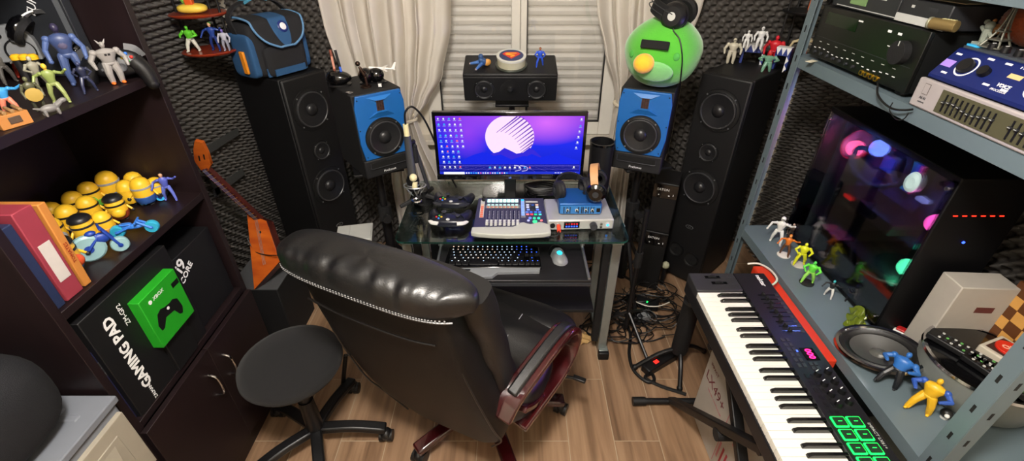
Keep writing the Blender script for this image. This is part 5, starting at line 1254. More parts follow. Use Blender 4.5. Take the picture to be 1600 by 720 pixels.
# ================================================================ toys on the right tower (top 1.181)
ZT = TT
IV = '#c8c2ae'
figure('ivory astronaut-suited toy figure at the front left of the right tower speaker', 'toy figure', at(1140, 99, z=ZT), -20, .115, IV, IV, IV, pose=0, bulk=1.5, extra=helmet(IV))
figure('smaller white helmeted toy figure perched at the left end of the triangle block', 'toy figure', at(1164, 75, z=ZT+.0895), -20, .075, '#e2e2e0', '#e2e2e0', '#e2e2e0', pose=0, bulk=1.2, extra=helmet('#e8e8e6'))
figure('larger white helmeted toy figure perched on the middle of the triangle block', 'toy figure', at(1184, 77, z=ZT+.0895), -20, .095, '#dcdcdc', '#dcdcdc', '#c8c8c8', pose=0, bulk=1.3, extra=helmet('#e8e8e6'))
figure('bright red armoured toy figure between the two triangle blocks', 'toy figure', Vector((1.25, 2.325, ZT)), -25, .14, '#c8202c', '#b81c28', '#d02434', pose=0, bulk=1.4)
figure('mint green crouching toy figure with red head at the speaker front edge', 'toy figure', at(1196, 112, z=ZT), -30, .085, '#6f9c84', '#6f9c84', '#c83020', pose=1, bulk=1.9)
def triblock(label, p, rz, w, h):
    t = thing('triangle_block', label, 'toy block', p, rz)
    b = MB(); 
    for sx in (-1, 1): b.box((sx*(w/2-.006), 0, h*.42), (.012, .045, h*.84), toy('#2a3a80'))
    b.box((0, 0, h-.018), (w, .045, .036), toy('#2a3a80')); b.build('arch', t, bevel=.001)
    b = MB(); n_ = 3
    for k in range(n_):
        x0 = -w/2 + w*k/n_; b.prism([(x0, h), (x0+w/n_, h), (x0+w/n_/2, h-.034)], .0227, .0233, LABELW, FRONT)
    for k in range(2): z0 = h-.036-.036*(k+1); b.prism([(w/2-.0125, z0), (w/2, z0+.018), (w/2-.0125, z0+.036)], .0227, .0233, LABELW, FRONT)
    b.box((0, 0, h+.0006), (w*.96, .042, .001), LABELW); b.build('triangle_print', t)
triblock('white and blue triangle-patterned block arch behind the mint green toy', at(1172, 98, z=ZT), -22, .105, .088)
triblock('narrower blue and white triangle-patterned block at the right rear of the speaker', Vector((1.272, 2.272, ZT)), -40, .065, .10)
cr = thing('corner_shelf', 'dark small corner rack on the foam wall behind the right tower speaker', 'shelf', (1.37, 2.36, 0))
b = MB()
for z in (1.20, 1.42): b.lathe([(0, -.006), (.10, -.006), (.105, 0), (.10, .004), (0, .004)], RED if 0 else BLACK, 28, TF((0, 0, z)))
b.build('tier', cr)
b = MB(); 
for dx, dy in ((-.09, 0), (.09, 0), (0, .09)): b.cyl((dx, dy, 1.196), (dx, dy, 1.6), .005, BLACK, seg=8)
b.build('uprights', cr)
figure('toy figure in green cap and cream top on the dark rack behind the right tower', 'toy figure', (1.385, 2.33, 1.205), -10, .12, '#c8b890', '#a03828', '#d8a880', pose=2, bulk=1.4, extra=hair('#5cb850'))
figure('blue and orange toy figure on the higher tier of the dark rack', 'toy figure', (1.385, 2.35, 1.425), -10, .12, '#3a80c8', '#c86030', '#d8a880', pose=1, bulk=1.3)

# ================================================================ UPS boxes + floor gear (right of desk)
def ups(label, x, y, z, rz, h):
    t = thing('power_supply_unit', label, 'power supply', (x, y, z), rz)
    b = MB(); b.box((0, .085, h/2), (.12, .17, h), BAFFLE); b.build('case', t, bevel=.005)
    b = MB(); b.box((0, -.001, h-.045), (.117, .004, .075), GLOSS); b.text('EATON', .018, LABELW, TF((-.012, -.0035, h-.035)) @ FRONT)
    b.cyl((-.03, 0, h-.065), (-.03, -.005, h-.065), .003, LABELW, seg=8); b.box((.02, -.0035, h-.065), (.008, .002, .004), LABELW); b.box((.04, -.0035, h-.06), (.003, .002, .010), LABELW); b.build('front_panel', t)
    return t
ups('upper of two stacked black EATON power units left of the right tower', .775, 2.07, .385, -22, .29)
ups('lower of two stacked black EATON power units left of the right tower', .775, 2.07, 0, -22, .383)
tp = thing('tripod', 'thick-sleeved black tripod on the floor between desk leg and keyboard', 'tripod', (.775, 1.50, 0))
b = MB(); b.lathe([(0, .10), (.034, .10), (.037, .12), (.037, .40), (.033, .44), (.028, .46), (.028, .475), (0, .475)], MATTE, 28); b.lathe([(.0375, .40), (.039, .41), (.0375, .42)], DGREY, 24); b.build('sleeve', tp)
for e_ in (at(992, 573, z=.015), at(1062, 606, z=.015), at(1100, 548, z=.015)):
    q = e_ - Vector((.775, 1.50, 0)); b = MB(); b.tube([(q.x*.08, q.y*.08, .12), (q.x*.5, q.y*.5, .09), (q.x, q.y, .015)], .010, BLACK, 10, 3); b.sph((q.x, q.y, .014), .014, RUBBER, 10, 6); b.build('leg', tp)
ps2 = thing('power_strip', 'black power strip with glowing red switch on the floor by the tripod', 'power strip', at(1030, 570, z=0), 32)
b = MB(); b.box((0, 0, .02), (.20, .05, .04), BLACK); b.build('housing', ps2, bevel=.006); b = MB(); b.box((-.03, 0, .041), (.022, .016, .004), glow('#ff2018', 3)); b.build('switch', ps2)
ad = thing('power_adapter', 'black power adapter brick with green light among the tangled cables', 'power adapter', at(1010, 478, z=.012), -20)
b = MB(); b.box((0, 0, .02), (.12, .06, .035), BLACK); b.build('housing', ad, bevel=.005); b = MB(); b.cyl((.0, -.01, .037), (.0, -.01, .040), .006, glow('#20ff60', 4), seg=12); b.build('indicator', ad)
ad2 = thing('plug_socket', 'grey plug socket block lying in front of the green-lit adapter', 'power adapter', at(1003, 500, z=0), 25)
b = MB(); b.box((0, 0, .018), (.08, .04, .034), MGREY); b.cyl((-.015, 0, .0355), (-.015, 0, .037), .014, DGREY, seg=16); b.build('housing', ad2, bevel=.004)
rr = random.Random(11)
b = MB()
for k in range(46):
    cx, cy = rr.uniform(.46, .84), rr.uniform(1.68, 2.02)
    z = .006+rr.uniform(0, .045); pts = []; a = rr.uniform(0, 6); rad_ = rr.uniform(.05, .16)
    for q in range(rr.randint(5, 9)):
        pts.append((cx+rad_*math.cos(a), cy+rad_*.7*math.sin(a), max(.005, z+.015*math.sin(a*2+k)))); a += rr.uniform(.5, 1.3); rad_ *= rr.uniform(.8, 1.2)
    b.tube(pts, rr.uniform(.0022, .004), CABLE, 5, 3)
for k in range(22):
    cx, cy = rr.uniform(-.2, .40), rr.uniform(1.85, 2.2); pts = [(cx+rr.uniform(-.15, .15), cy+rr.uniform(-.1, .1), rr.uniform(.005, .04)) for q in range(5)]; b.tube(pts, .003, CABLE, 5, 4)
cab = b.build('cable_tangle'); tag(cab, 'tangle of thin black cables covering the floor behind and beside the desk', 'cables', kind='stuff')
t = thing('cable', 'thick black cable looping on the floor in front of the tripod', 'cable', (0, 0, 0))
b = MB(); b.tube([at(u, v, z=.009) for u, v in ((975, 500), (985, 522), (983, 552), (990, 578), (1010, 596), (1022, 594), (1018, 584), (1008, 590), (1030, 602), (1060, 612), (1072, 616))], .008, CABLE, 8, 5); b.build('lead', t)
t = thing('cable', 'thin pale grey cable lying across the tangled black cables', 'cable', (0, 0, 0))
b = MB(); b.tube([at(u, v, z=.06) for u, v in ((983, 466), (995, 472), (1012, 478), (1030, 478), (1046, 472))], .003, WCABLE, 6, 4); b.build('lead', t)
t = thing('paper_scrap', 'crumpled brown paper scrap on the floor beneath the chair seat tip', 'paper', at(905, 532, z=.004), 20)
b = MB(); b.grid(lambda u, v: ((u-.5)*.12, (v-.5)*.07, .003+.012*abs(math.sin(u*9+v*5))), 14, 10, mat('kraft_paper', '#b08d58', .8)); b.build('sheet', t, closed_normals=False, angle=15)
t = thing('small_figurine', 'small pale ball-headed item at the foot of the stacked power units', 'ornament', at(1040, 414, z=.14), 0)
b = MB(); b.cap((0, 0, -.138), (0, 0, -.02), .012, BLACK); b.sph((0, 0, 0), .022, mat('pale_olive', '#a8a88c', .4), 14, 10); b.build('body', t)
# right-hand stand beside desk (mic stand)
t = thing('microphone_stand', 'black straight pole stand with knob just right of the glass desk', 'microphone stand', (.575, 1.70, 0))
b = MB(); b.cyl((0, 0, .05), (0, 0, .74), .011, BLACK, seg=12); b.cyl((0, 0, .44), (0, 0, .52), .018, MATTE, seg=12); b.build('pole', t)
for k in range(3):
    a = R(50+120*k); b = MB(); b.cyl((0, 0, .16), (.22*math.cos(a), .22*math.sin(a), .015), .008, BLACK, seg=8); b.sph((.22*math.cos(a), .22*math.sin(a), .015), .013, RUBBER, 8, 6); b.build('leg', t)

# ================================================================ PIANO KEYBOARD
KX0, KY1, KZ = .655, 1.36, .585
pk = thing('midi_keyboard', 'long black musical keyboard with green lit pads on an X stand, by the steel shelving', 'musical keyboard', (KX0, KY1, KZ))
PBK = mat('piano_black', '#17171a', .38)
LN = .985; WD = .283
b = MB(); b.box((WD/2, -LN/2, .028), (WD, LN, .056), PBK); b.build('case_bottom', pk, bevel=.006)
b = MB(); b.box((.165+(WD-.165)/2, -LN/2, .070), (WD-.165, LN, .034), PBK); b.box((.083, -.05, .070), (.165, .10, .034), mat('wheel_panel', '#2c2c2e', .35)); b.box((.083, -LN+.016, .070), (.165, .032, .034), PBK); b.build('top_panel', pk, bevel=.004)
KW = mat('white_key', '#e6e4da', .28, coat=.3); KB = mat('black_key', '#0c0c0e', .2, coat=.4)
y0 = -.101; pt = .02345
wk = None; bkk = None
for k in range(36):
    yc = y0 - pt*(k+.5)
    if wk is None:
        b = MB(); b.box((.083, 0, .070), (.160, pt-.0012, .018), KW); b.box((.006, 0, .062), (.004, pt-.0012, .026), KW); wk = b.build('white_key', pk, loc=(0, yc, 0), bevel=.001)
    else: o = wk.copy(); COL.objects.link(o); o.location = (0, yc, 0)
for k in range(35):
    if k % 7 in (2, 6): continue
    yc = y0 - pt*(k+1) + (.0022 if k % 7 in (0, 3) else (-.0022 if k % 7 in (1, 5) else 0))
    if bkk is None:
        b = MB(); b.loft([[Vector((x, y, z)) for x, y in ((xa, -w), (.165, -w), (.165, w), (xa, w))] for xa, w, z in ((.066, .0058, .078), (.068, .0056, .084), (.078, .0045, .0905))], KB); bkk = b.build('black_key', pk, loc=(0, yc, 0), bevel=.0008)
    else: o = bkk.copy(); COL.objects.link(o); o.location = (0, yc, 0)
PT = .0872
def pxy(u, v): q = at(u, v, z=KZ+PT); return q.x-KX0, q.y-KY1
for k, (u, v) in enumerate(((1113, 433), (1124, 442))):
    x, y = pxy(u, v); b = MB(); b.box((x, y, PT), (.055, .014, .002), GLOSS); b.cyl((x, y-.004, PT-.012), (x, y+.004, PT-.012), .020, MATTE, seg=20); b.build('control_wheel', pk)
b = MB()
for q, yy in enumerate((-.022, -.062)): b.box((.118, yy, PT), (.022, .010, .002), DGREY); b.box((.148, yy, PT), (.022, .010, .002), DGREY)
b.build('octave_button', pk, bevel=.0006)
b = MB(); b.text('nektar', .024, LABELW, TF((.25, -.045, PT)) @ RZ(-90), bold=.0004); b.build('logo_lettering', pk)
for k in range(9):
    y = -.125-.0215*k; b = MB(); b.box((.235, y, PT), (.06, .003, .0015), GLOSS); sl_ = b.build('fader_slot', pk)
    b = MB(); b.box((.222+.004*(k % 3), y, PT+.006), (.010, .012, .012), MATTE, tp=(.6, .9)); b.build('fader_cap', sl_, bevel=.0008)
b = MB()
for k in range(9): b.box((.269, -.125-.0215*k, PT), (.012, .013, .003), DGREY)
for k in range(6):
    for q in range(2): b.box((.188+.016*q, -.335-.02*k, PT), (.009, .013, .003), DGREY)
for k in range(7):
    for q in range(2): b.box((.19+.018*q, -.475-.024*k, PT), (.011, .016, .003), BLACK)
for k in range(4): b.box((.225+.014*(k % 2), -.43-.016*(k//2), PT), (.009, .011, .003), DGREY)
b.build('panel_buttons', pk, bevel=.0006)
x, y = pxy(1265, 553); b = MB(); b.box((x, y, PT), (.040, .048, .002), GLOSS); b.text('000', .026, glow('#ff1a6a', 5), TF((x, y, PT+.0016)) @ RZ(-90), bold=.0006); b.box((x-.032, y+.012, PT+.001), (.004, .006, .002), glow('#4060ff', 4)); b.build('number_display', pk)
for r_ in range(4):
    for q in range(2):
        x = .222+.034*q; y = -.470-.034*r_ + .008*q; b = MB(); b.cyl((x, y, PT-.001), (x, y, PT+.014), .0105, BLACK, r1=.0085, seg=20); b.box((x-.003, y+.004, PT+.0142), (.011, .002, .001), LABELW, rot=(0, 0, 30)); b.build('knob', pk)
for r_ in range(4):
    for q in range(2):
        x = .196+.041*q; y = -.622-.037*r_
        b = MB(); b.prism(rrect(.036, .031, .003), 0, .003, glow('#10ff50', 4), TF((x, y, PT-.001))); b.prism(rrect(.029, .024, .002), .003, .006, mat('pad_rubber', '#0d2a16', .6), TF((x, y, PT-.001))); b.box((x, y, PT+.0052), (.010, .0015, .0006), glow('#10ff50', 4)); b.build('drum_pad', pk)
b = MB(); b.text('IMPACT LX61+', .011, LGREY, TF((.270, -.66, PT)) @ RZ(-90)); b.build('model_lettering', pk)
# X stand
xs = thing('keyboard_stand', 'black X-shaped keyboard stand with floor foot bar under the musical keyboard', 'stand', (.76, .92, 0))
for y in (.365, -.44):
    b = MB(); b.cyl((-.21, y, .022), (.15, y, .022), .014, BLACK, seg=14); fb = b.build('foot_bar', xs)
    for x in (-.20, .145): b = MB(); b.cyl((x-.035, y, .022), (x+.02, y, .022), .019, RUBBER, seg=14); b.build('rubber_end', fb)
for x, s_ in ((-.066, 1), (-.034, -1)):
    b = MB(); p0 = Vector((x, s_*.365 if s_ > 0 else -.44, .03)); p1 = Vector((x, -.20*s_ if s_ > 0 else .17, .565)); b.tube([p0, p1], 0, BLACK, flat=(.028, .034, (1, 0, 0)), smooth=1); cm = b.build('cross_member', xs, bevel=.004)
    b = MB(); b.cyl((-.10, p1.y, .571), (.18, p1.y, .571), .012, BLACK, seg=12); b.build('support_arm', xs)
b = MB(); b.cyl((-.085, -.0, .34), (-.012, -.0, .34), .022, MATTE, seg=16); b.build('pivot', xs)
# white carton below
wb_ = thing('carton', 'white LX49+ keyboard carton standing on edge behind the X stand', 'box', (.775, .88, 0), 0)
WC = mat('white_carton', '#a8a298', .5)
b = MB(); b.box((.045, 0, .21), (.09, .75, .42), WC); b.build('box', wb_, bevel=.003)
WM = lambda y, z: TF((-.0008, y, z)) @ RZ(-90) @ RX(90)
b = MB(); b.text('LX49+', .062, mat('print_maroon', '#6e2a32', .5), WM(.27, .27)); b.text('IMPACT', .02, MATS['print_maroon'], WM(.31, .335)); b.text('USB MIDI CONTROLLER', .012, mat('print_rose', '#b06a70', .5), WM(.25, .225)); b.build('lettering', wb_)
b = MB(); MR_ = mat('print_red', '#a02838', .5)
for r_ in range(4):
    for q in range(3): b.cyl((0, .10-.03*r_, .30-.035*q), (-.001, .10-.03*r_, .30-.035*q), .006, MR_ if (r_+q) % 3 else MATS['print_rose'], seg=10)
for k in range(14): b.box((-.0005, .13-.026*k, .11), (.001, .010, .085), MR_ if k % 3 else MATS['print_rose'])
b.box((-.0005, .145, .20), (.001, .003, .36), MATS['print_rose'])
b.build('keyboard_print', wb_)
rb = thing('keyboard_case', 'flat bright red case standing between the musical keyboard and shelving', 'case', (.999, 1.245, 0))
b = MB(); b.box((0, 0, .303), (.054, .49, .604), mat('red_case', '#c8361c', .35)); b.build('shell', rb, bevel=.004)
b = MB(); b.box((0, -.246, .30), (.05, .004, .45), mat('dark_red_lining', '#3a1210', .6)); b.build('end_cap', rb)
t = thing('cable', 'white cable curling from the musical keyboard over the red case', 'cable', (0, 0, 0))
b = MB(); b.tube([at(1168, 412, z=.60), at(1186, 412, z=.61), at(1204, 422, z=.62), at(1214, 436, z=.63), at(1206, 445, z=.64), at(1193, 446, z=.66)], .004, WCABLE, 8, 5); b.build('lead', t)
mg = thing('carton', 'dark maroon carton standing behind the red case end', 'box', (.992, .78, 0))
b = MB(); b.box((0, 0, .26), (.045, .38, .52), toy('#2a0f10')); b.build('box', mg, bevel=.003)

# ================================================================ STEEL SHELVING
SX0, SX1, SY0, SY1 = 1.03, 1.47, .63, 1.77
sh = thing('steel_shelving', 'light grey slotted steel shelving unit along the right wall', 'shelving', ((SX0+SX1)/2, (SY0+SY1)/2, 0))
ox, oy = (SX0+SX1)/2, (SY0+SY1)/2
SLOT = mat('slot_dark', '#0a0a0a', .8)
for x, sx in ((SX0, 1), (SX1, -1)):
    for y, sy in ((SY0, 1), (SY1, -1)):
        b = MB(); lx, ly = x-ox, y-oy
        b.box((lx+sx*.0, ly+sy*.02, 1.0), (.0025, .04, 2.0), STEEL); b.box((lx+sx*.02, ly, 1.0), (.04, .0025, 2.0), STEEL)
        po = b.build('post', sh, bevel=.0006)
        b = MB()
        for k in range(20):
            z = .05+.1*k
            b.box((lx-sx*.0003, ly+sy*.02, z), (.0028, .007, .022), SLOT); b.box((lx+sx*.02, ly-sy*.0003, z), (.007, .0028, .022), SLOT)
        b.build('slots', po)
for zt in (.25, .622, 1.362, 1.65):
    b = MB(); w, l_ = (SX1-SX0)-.006, (SY1-SY0)-.004
    b.box((0, 0, zt-.001), (w, l_, .002), STEEL)
    for s_ in (-1, 1): b.box((s_*(w/2-.001), 0, zt-.02), (.002, l_, .04), STEEL); b.box((0, s_*(l_/2-.001), zt-.02), (w, .002, .04), STEEL)
    b.build('shelf_board', sh, bevel=.0012)
# ---- upper shelf gear
Z3 = 1.3625
rc = thing('av_receiver', 'large black amplifier receiver at the far end of the upper steel shelf', 'receiver', (1.055, 1.475, Z3))
b = MB(); b.box((.17, 0, .090), (.34, .47, .155), mat('receiver_metal', '#1a1b1b', .4, .3)); b.build('case', rc, bevel=.003)
b = MB(); b.box((-.004, 0, .090), (.012, .475, .155), mat('receiver_front', '#101110', .3)); b.build('front_panel', rc, bevel=.002)
for sy in (-1, 1):
    for x in (.03, .30): b = MB(); b.cyl((x, sy*.19, 0), (x, sy*.19, .013), .022, BLACK, seg=16); b.build('foot', rc)
b = MB(); b.box((-.0105, .12, .135), (.001, .16, .035), mat('display_window', '#0c1c0c', .1)); b.box((-.0105, 0, .075), (.001, .44, .0015), DGREY); b.build('display', rc)
b = MB(); rr = random.Random(5)
for k in range(16): b.box((-.0112, .21-.026*k, .040+.004*math.sin(k)), (.001, .010, .0022), LABELW)
for k in range(9): b.box((-.0112, .19-.045*k, .062), (.001, .012, .0015), LGREY)
b.box((-.0112, .03, .150), (.001, .02, .004), LABELW); b.box((-.0112, -.10, .145), (.001, .014, .006), LABELW); b.box((-.0112, -.14, .145), (.001, .014, .006), LABELW); b.box((-.0112, -.12, .11), (.001, .014, .002), LABELW)
b.build('panel_print', rc)
for k in range(7): b = MB(); y = .20-.035*k; b.cyl((-.010, y, .028), (-.017, y, .028), .005, DGREY, seg=12); b.build('push_button', rc)
b = MB(); b.cyl((-.010, -.175, .105), (-.030, -.175, .105), .030, MATTE, seg=36); b.box((-.0305, -.175, .128), (.001, .003, .012), LGREY); b.build('volume_knob', rc, bevel=.001)
for k in range(4): b = MB(); y = -.055-.022*k; b.cyl((-.010, y, .022), (-.014, y, .022), .008, GOLD, seg=16); b.cyl((-.0135, y, .022), (-.0145, y, .022), .0045, BLACK, seg=12); b.build('socket', rc)
dv = thing('cassette_deck', 'slim black player with pale green display on top of the big receiver', 'player', (1.06, 1.55, Z3+.169))
b = MB(); b.box((.13, 0, .032), (.26, .30, .062), toy('#26282a')); b.build('case', dv, bevel=.002)
b = MB(); b.box((-.001, .02, .035), (.002, .075, .036), mat('lcd_green', '#6f8f5c', .3)); b.box((-.001, -.07, .045), (.002, .05, .006), LGREY); b.box((-.001, -.02, .007), (.002, .28, .002), LGREY); b.build('display', dv)
dv2 = thing('tape_recorder', 'dark box with pale silver stripe along its front, beside the slim player', 'player', (1.07, 1.31, Z3+.169))
b = MB(); b.box((.10, 0, .030), (.22, .17, .058), toy('#232427')); b.build('case', dv2, bevel=.003)
b = MB(); b.box((-.012, 0, .012), (.004, .172, .020), LGREY); b.build('silver_stripe', dv2, bevel=.001); b = MB(); b.box((-.0105, .04, .042), (.001, .01, .006), LGREY); b.box((-.0105, -.03, .042), (.001, .03, .008), DGREY); b.build('switches', dv2)
t = thing('paper_sheet', 'pale sheet of paper lying on top of the silver-striped box', 'paper', (1.14, 1.33, Z3+.2285), 8)
b = MB(); b.box((0, 0, .0008), (.10, .16, .0015), mat('paper', '#d0c0a0', .8)); b.build('sheet', t)
t = thing('gift_tube', 'gold-brown cylinder with silver lid lying in front of the silver-striped box', 'tube', (1.045, 1.235, Z3+.172+.002), 0, rot=(0, 0, -70))
b = MB(); b.cyl((-.012, 0, .013), (.045, 0, .013), .013, mat('tube_gold', '#7d6a42', .35, .4), seg=28); b.build('body', t, bevel=.001); b = MB(); b.cyl((-.018, 0, .013), (-.012, 0, .013), .0138, mat('tube_lid', '#a8a890', .3, .6), seg=28); b.build('lid', t, bevel=.001); b = MB()
for k in range(5): b.box((.012+.006*k, 0, .0262), (.004, .010, .0008), toy('#e0d8a0'))
b.build('print', t)
# silver graphic equaliser
eq = thing('graphic_equaliser', 'silver-fronted graphic equaliser with two banks of sliders on the upper steel shelf', 'equaliser', (1.035, .975, Z3+.0005))
b = MB(); b.box((.13, 0, .035), (.24, .43, .066), toy('#2a2a2c')); b.build('case', eq, bevel=.002)
b = MB(); b.box((.004, 0, .035), (.014, .44, .070), mat('eq_silver', '#b8b0b0', .35, .3)); b.build('front_frame', eq, bevel=.004)
b = MB(); b.box((-.0035, -.035, .035), (.002, .345, .052), mat('eq_khaki', '#4a4834', .5)); b.build('slider_panel', eq)
for bk_ in range(2):
    for k in range(10):
        y = .118-.0145*k - .175*bk_
        b = MB(); b.box((-.005, y, .034), (.001, .0045, .040), BLACK); s_ = b.build('slider_slot', eq)
        b = MB(); b.box((-.008, y, .036+.004*math.sin(k*.9+bk_)), (.006, .008, .0035), DGREY); b.box((-.0113, y, .036+.004*math.sin(k*.9+bk_)), (.0006, .006, .0012), LGREY); b.build('slider_cap', s_)
b = MB(); b.box((-.0035, .185, .048), (.001, .018, .026), mat('logo_outline', '#6a6260', .5)); b.box((-.0042, .185, .048), (.001, .015, .023), MATS['eq_silver']); b.text('AKAI', .009, DGREY, TF((-.0036, .185, .026)) @ RZ(-90) @ RX(90)); b.text('EQUALIZER', .004, DGREY, TF((-.0036, .185, .016)) @ RZ(-90) @ RX(90)); b.build('lettering', eq)
# blue voice processor
vp = thing('voice_processor', 'blue wedge-shaped effects unit with round dials on top of the silver equaliser', 'effects unit', (1.043, .985, Z3+.0715))
VB = mat('unit_blue', '#0f1c56', .4); VT = mat('unit_grey_top', '#3c4248', .4)
b = MB(); b.prism([(0, 0), (.24, 0), (.24, .075), (.045, .070), (.0, .010)], -.205, .205, VB, RX(90)); b.build('case', vp, bevel=.003)
sl_a = math.degrees(math.atan2(.06, .045))
def sp(s, y): # point on slope: s 0..1
    return Vector((.045*s, y, .010+.06*s))
MS = lambda s, y: TF(sp(s, y)) @ RZ(-90) @ RX(90-(90-sl_a)+0) 
def MSl(s, y): return TF(sp(s, y)) @ RZ(-90) @ RX(sl_a)
b = MB(); b.box((.145, 0, .0745), (.185, .405, .006), VT, rot=(0, -1.5, 0)); b.build('top_deck', vp)
b = MB()
for y in (.135, -.045, -.17): b.lathe([(.021, .0008), (.0245, .0008)], LABELW, 30, MSl(.5, y))
for y, s_ in ((.185, .8), (.17, .15), (.105, .9), (.06, .9), (.055, .2), (-.01, .85), (-.08, .15), (-.09, .9), (-.14, .9), (.01, .2)): b.box((0, 0, .0008), (.016, .0045, .0008), LABELW, M=MSl(s_, y))
for k in range(8): b.box((0, 0, .0008), (.0015, .005, .0008), LABELW, M=MSl(.9, .03-.006*k)) 
b.text('VOICE', .011, LABELW, MSl(.30, .02), bold=.0003); b.text('PROCESSOR', .007, LABELW, MSl(.14, .02)); b.box((0, 0, .001), (.03, .018, .001), mat('unit_lilac', '#a080d8', .5), M=MSl(.45, .185)); b.box((0, 0, .001), (.030, .010, .001), glow('#ffd890', 1.2), M=MSl(.62, .02)); b.build('dial_print', vp)
for y, r_ in ((.135, .017), (.085, .012), (-.045, .014), (-.115, .012), (-.17, .017)):
    b = MB(); b.lathe([(r_, 0), (r_*.95, .012), (0, .0125)], BLACK, 28, MSl(.5, y)); b.build('dial', vp)
for k in range(10):
    y = .150-.034*k; b = MB(); M = TF((.072, y, .0765)); b.lathe([(.009, 0), (.0085, .013), (0, .0135)], BLACK, 18, M); b.box((0, 0, .0138), (.008, .0015, .0008), LABELW, M=M); b.build('small_knob', vp)
b = MB()
for y, c in ((.10, '#ff5070'), (.07, '#e0e0e0'), (.0, '#40e040'), (-.06, '#ff5070'), (-.10, '#e0e0e0'), (-.13, '#e0e0e0')): b.box((.098, y, .0785), (.012, .016, .0015), glow(c, 1.) if c != '#e0e0e0' else LABELW)
b.box((.072, .187, .0775), (.03, .03, .004), toy('#3ab0e8')); b.box((.095, .187, .080), (.016, .03, .005), LGREY); b.build('indicator_lights', vp)
# Eiffel tower + statue + brown plush on top
VTZ = Z3+.0715+.0785
t = thing('tower_souvenir', 'small grey lattice tower souvenir on the blue effects unit', 'souvenir', (1.13, 1.145, VTZ), 15)
EIF = mat('pewter', '#77776c', .4, .6)
b = MB()
for sx in (-1, 1):
    for sy in (-1, 1):
        pr_ = [(.020, 0), (.012, .020), (.007, .036), (.0035, .06), (.0015, .09)]
        b.tube([(sx*r_, sy*r_, z) for r_, z in pr_], .0022, EIF, 6, 3)
for r_, z in ((.0135, .018), (.0075, .036)): b.box((0, 0, z), (2*r_+.006, 2*r_+.006, .003), EIF)
for s_ in range(7):
    z0 = .04+.007*s_; w = .006*(1-s_/8); b.box((0, 0, z0), (2*w, 2*w, .0015), EIF)
b.box((0, 0, .0015), (.046, .046, .003), EIF); b.cyl((0, 0, .085), (0, 0, .105), .0015, EIF, seg=8); b.build('tower', t)
t = thing('statuette', 'small grey-green statuette left of the lattice tower souvenir', 'statuette', (1.125, 1.178, VTZ), 0)
b = MB(); G2 = mat('stone_grey', '#7c8276', .7)
b.box((0, 0, .003), (.03, .022, .006), G2); b.cap((0, 0, .008), (0, 0, .03), .007, G2, .009); b.sph((0, 0, .042), .010, G2); b.cap((0, .006, .028), (0, .018, .036), .0045, G2); b.cap((0, -.006, .028), (0, -.014, .022), .004, G2); b.sph((.0, .012, .048), .006, G2); b.build('figure', t)
t = thing('plush_toy', 'shaggy orange-brown plush at the near end of the upper steel shelf', 'plush toy', (1.225, 1.165, VTZ), 0)
BF = mat('brown_fur', '#a34a20', .95, noise=.3, nscale=40, bump=1., bscale=160, sheen=.4)
rf = random.Random(3)
b = MB(); b.sph((0, 0, .048), (.065, .075, .05), BF, 90, 50, fn=lambda p: p*(1+rf.uniform(-.03, .03)+.05*math.sin(p.y*90)*math.sin(p.x*80))); b.build('body', t, angle=180)
b = MB(); b.sph((-.058, .035, .03), (.012, .014, .012), toy('#d8985a')); b.sph((-.05, .072, .045), (.009, .016, .008), toy('#d8985a')); b.build('pale_spots', t)
t = thing('cable', 'black cable looping down over the upper steel shelf edge', 'cable', (0, 0, 0))
b = MB(); b.tube([at(1372, 130, x=1.035), at(1371, 146, x=1.015), at(1380, 160, x=1.012), at(1395, 170, x=1.012), at(1412, 172, x=1.015), at(1426, 171, x=1.02)], .0028, CABLE, 8, 5); b.tube([at(1395, 160, x=1.01), at(1390, 172, x=1.01), at(1400, 186, x=1.01), at(1412, 186, x=1.01), at(1420, 176, x=1.012)], .0015, CABLE, 6, 5); b.build('lead', t)
t = thing('card', 'small cream card on the upper steel shelf by the far post', 'card', at(1268, 96, z=1.3635), 30)
b = MB(); b.box((0, 0, .0008), (.04, .02, .0015), toy('#e0d8c0')); b.build('sheet', t)

# ================================================================ PC TOWER on lower shelf
ZL = .6225
pc = thing('computer_tower', 'big black gaming computer with glass side and coloured lights on the steel shelf', 'computer', (1.20, 1.41, ZL))
CW, CL_, CHh = .225, .60, .565
PM = mat('case_black', '#070709', .5, spec=.3)
def wallbox(c, d, nm, m=PM, **k): b = MB(); b.box(c, d, m); return b.build(nm, pc, bevel=.003, **k)
y1 = -CL_/2; y2 = CL_/2
wallbox((CW/2, 0, CHh-.0125), (CW, CL_, .025), 'top_panel'); wallbox((CW/2, 0, .025), (CW, CL_, .03), 'bottom_panel')
wallbox((CW/2, y2-.006, CHh/2+.01), (CW, .012, CHh-.05), 'rear_panel'); fp_ = wallbox((CW/2, y1+.012, CHh/2), (CW, .024, CHh-.02), 'front_panel'); wallbox((CW-.006, 0, CHh/2), (.012, CL_-.03, CHh-.04), 'far_side_panel')
for x in (.03, CW-.03):
    for y in (y1+.05, y2-.05): b = MB(); b.cyl((x, y, 0), (x, y, .012), .015, RUBBER, seg=14); b.build('foot', pc)
b = MB(); b.box((CW*.55, 0, .095), (CW*.85, CL_-.04, .11), PM); b.build('power_shroud', pc, bevel=.002)
PGl = bpy.data.materials.new('tinted_glass'); PGl.use_nodes = True; thin_glass(PGl, (.82, .82, .86, 1), .1)
b = MB(); b.box((-.003, 0, CHh/2+.005), (.004, CL_-.01, CHh-.045), PGl); b.build('glass_side', pc)
b = MB()
for y in (y1+.02, y2-.02):
    for z in (.05, CHh-.04): b.cyl((-.004, y, z), (-.009, y, z), .006, CHROME, seg=12)
b.build('thumb_screws', pc)
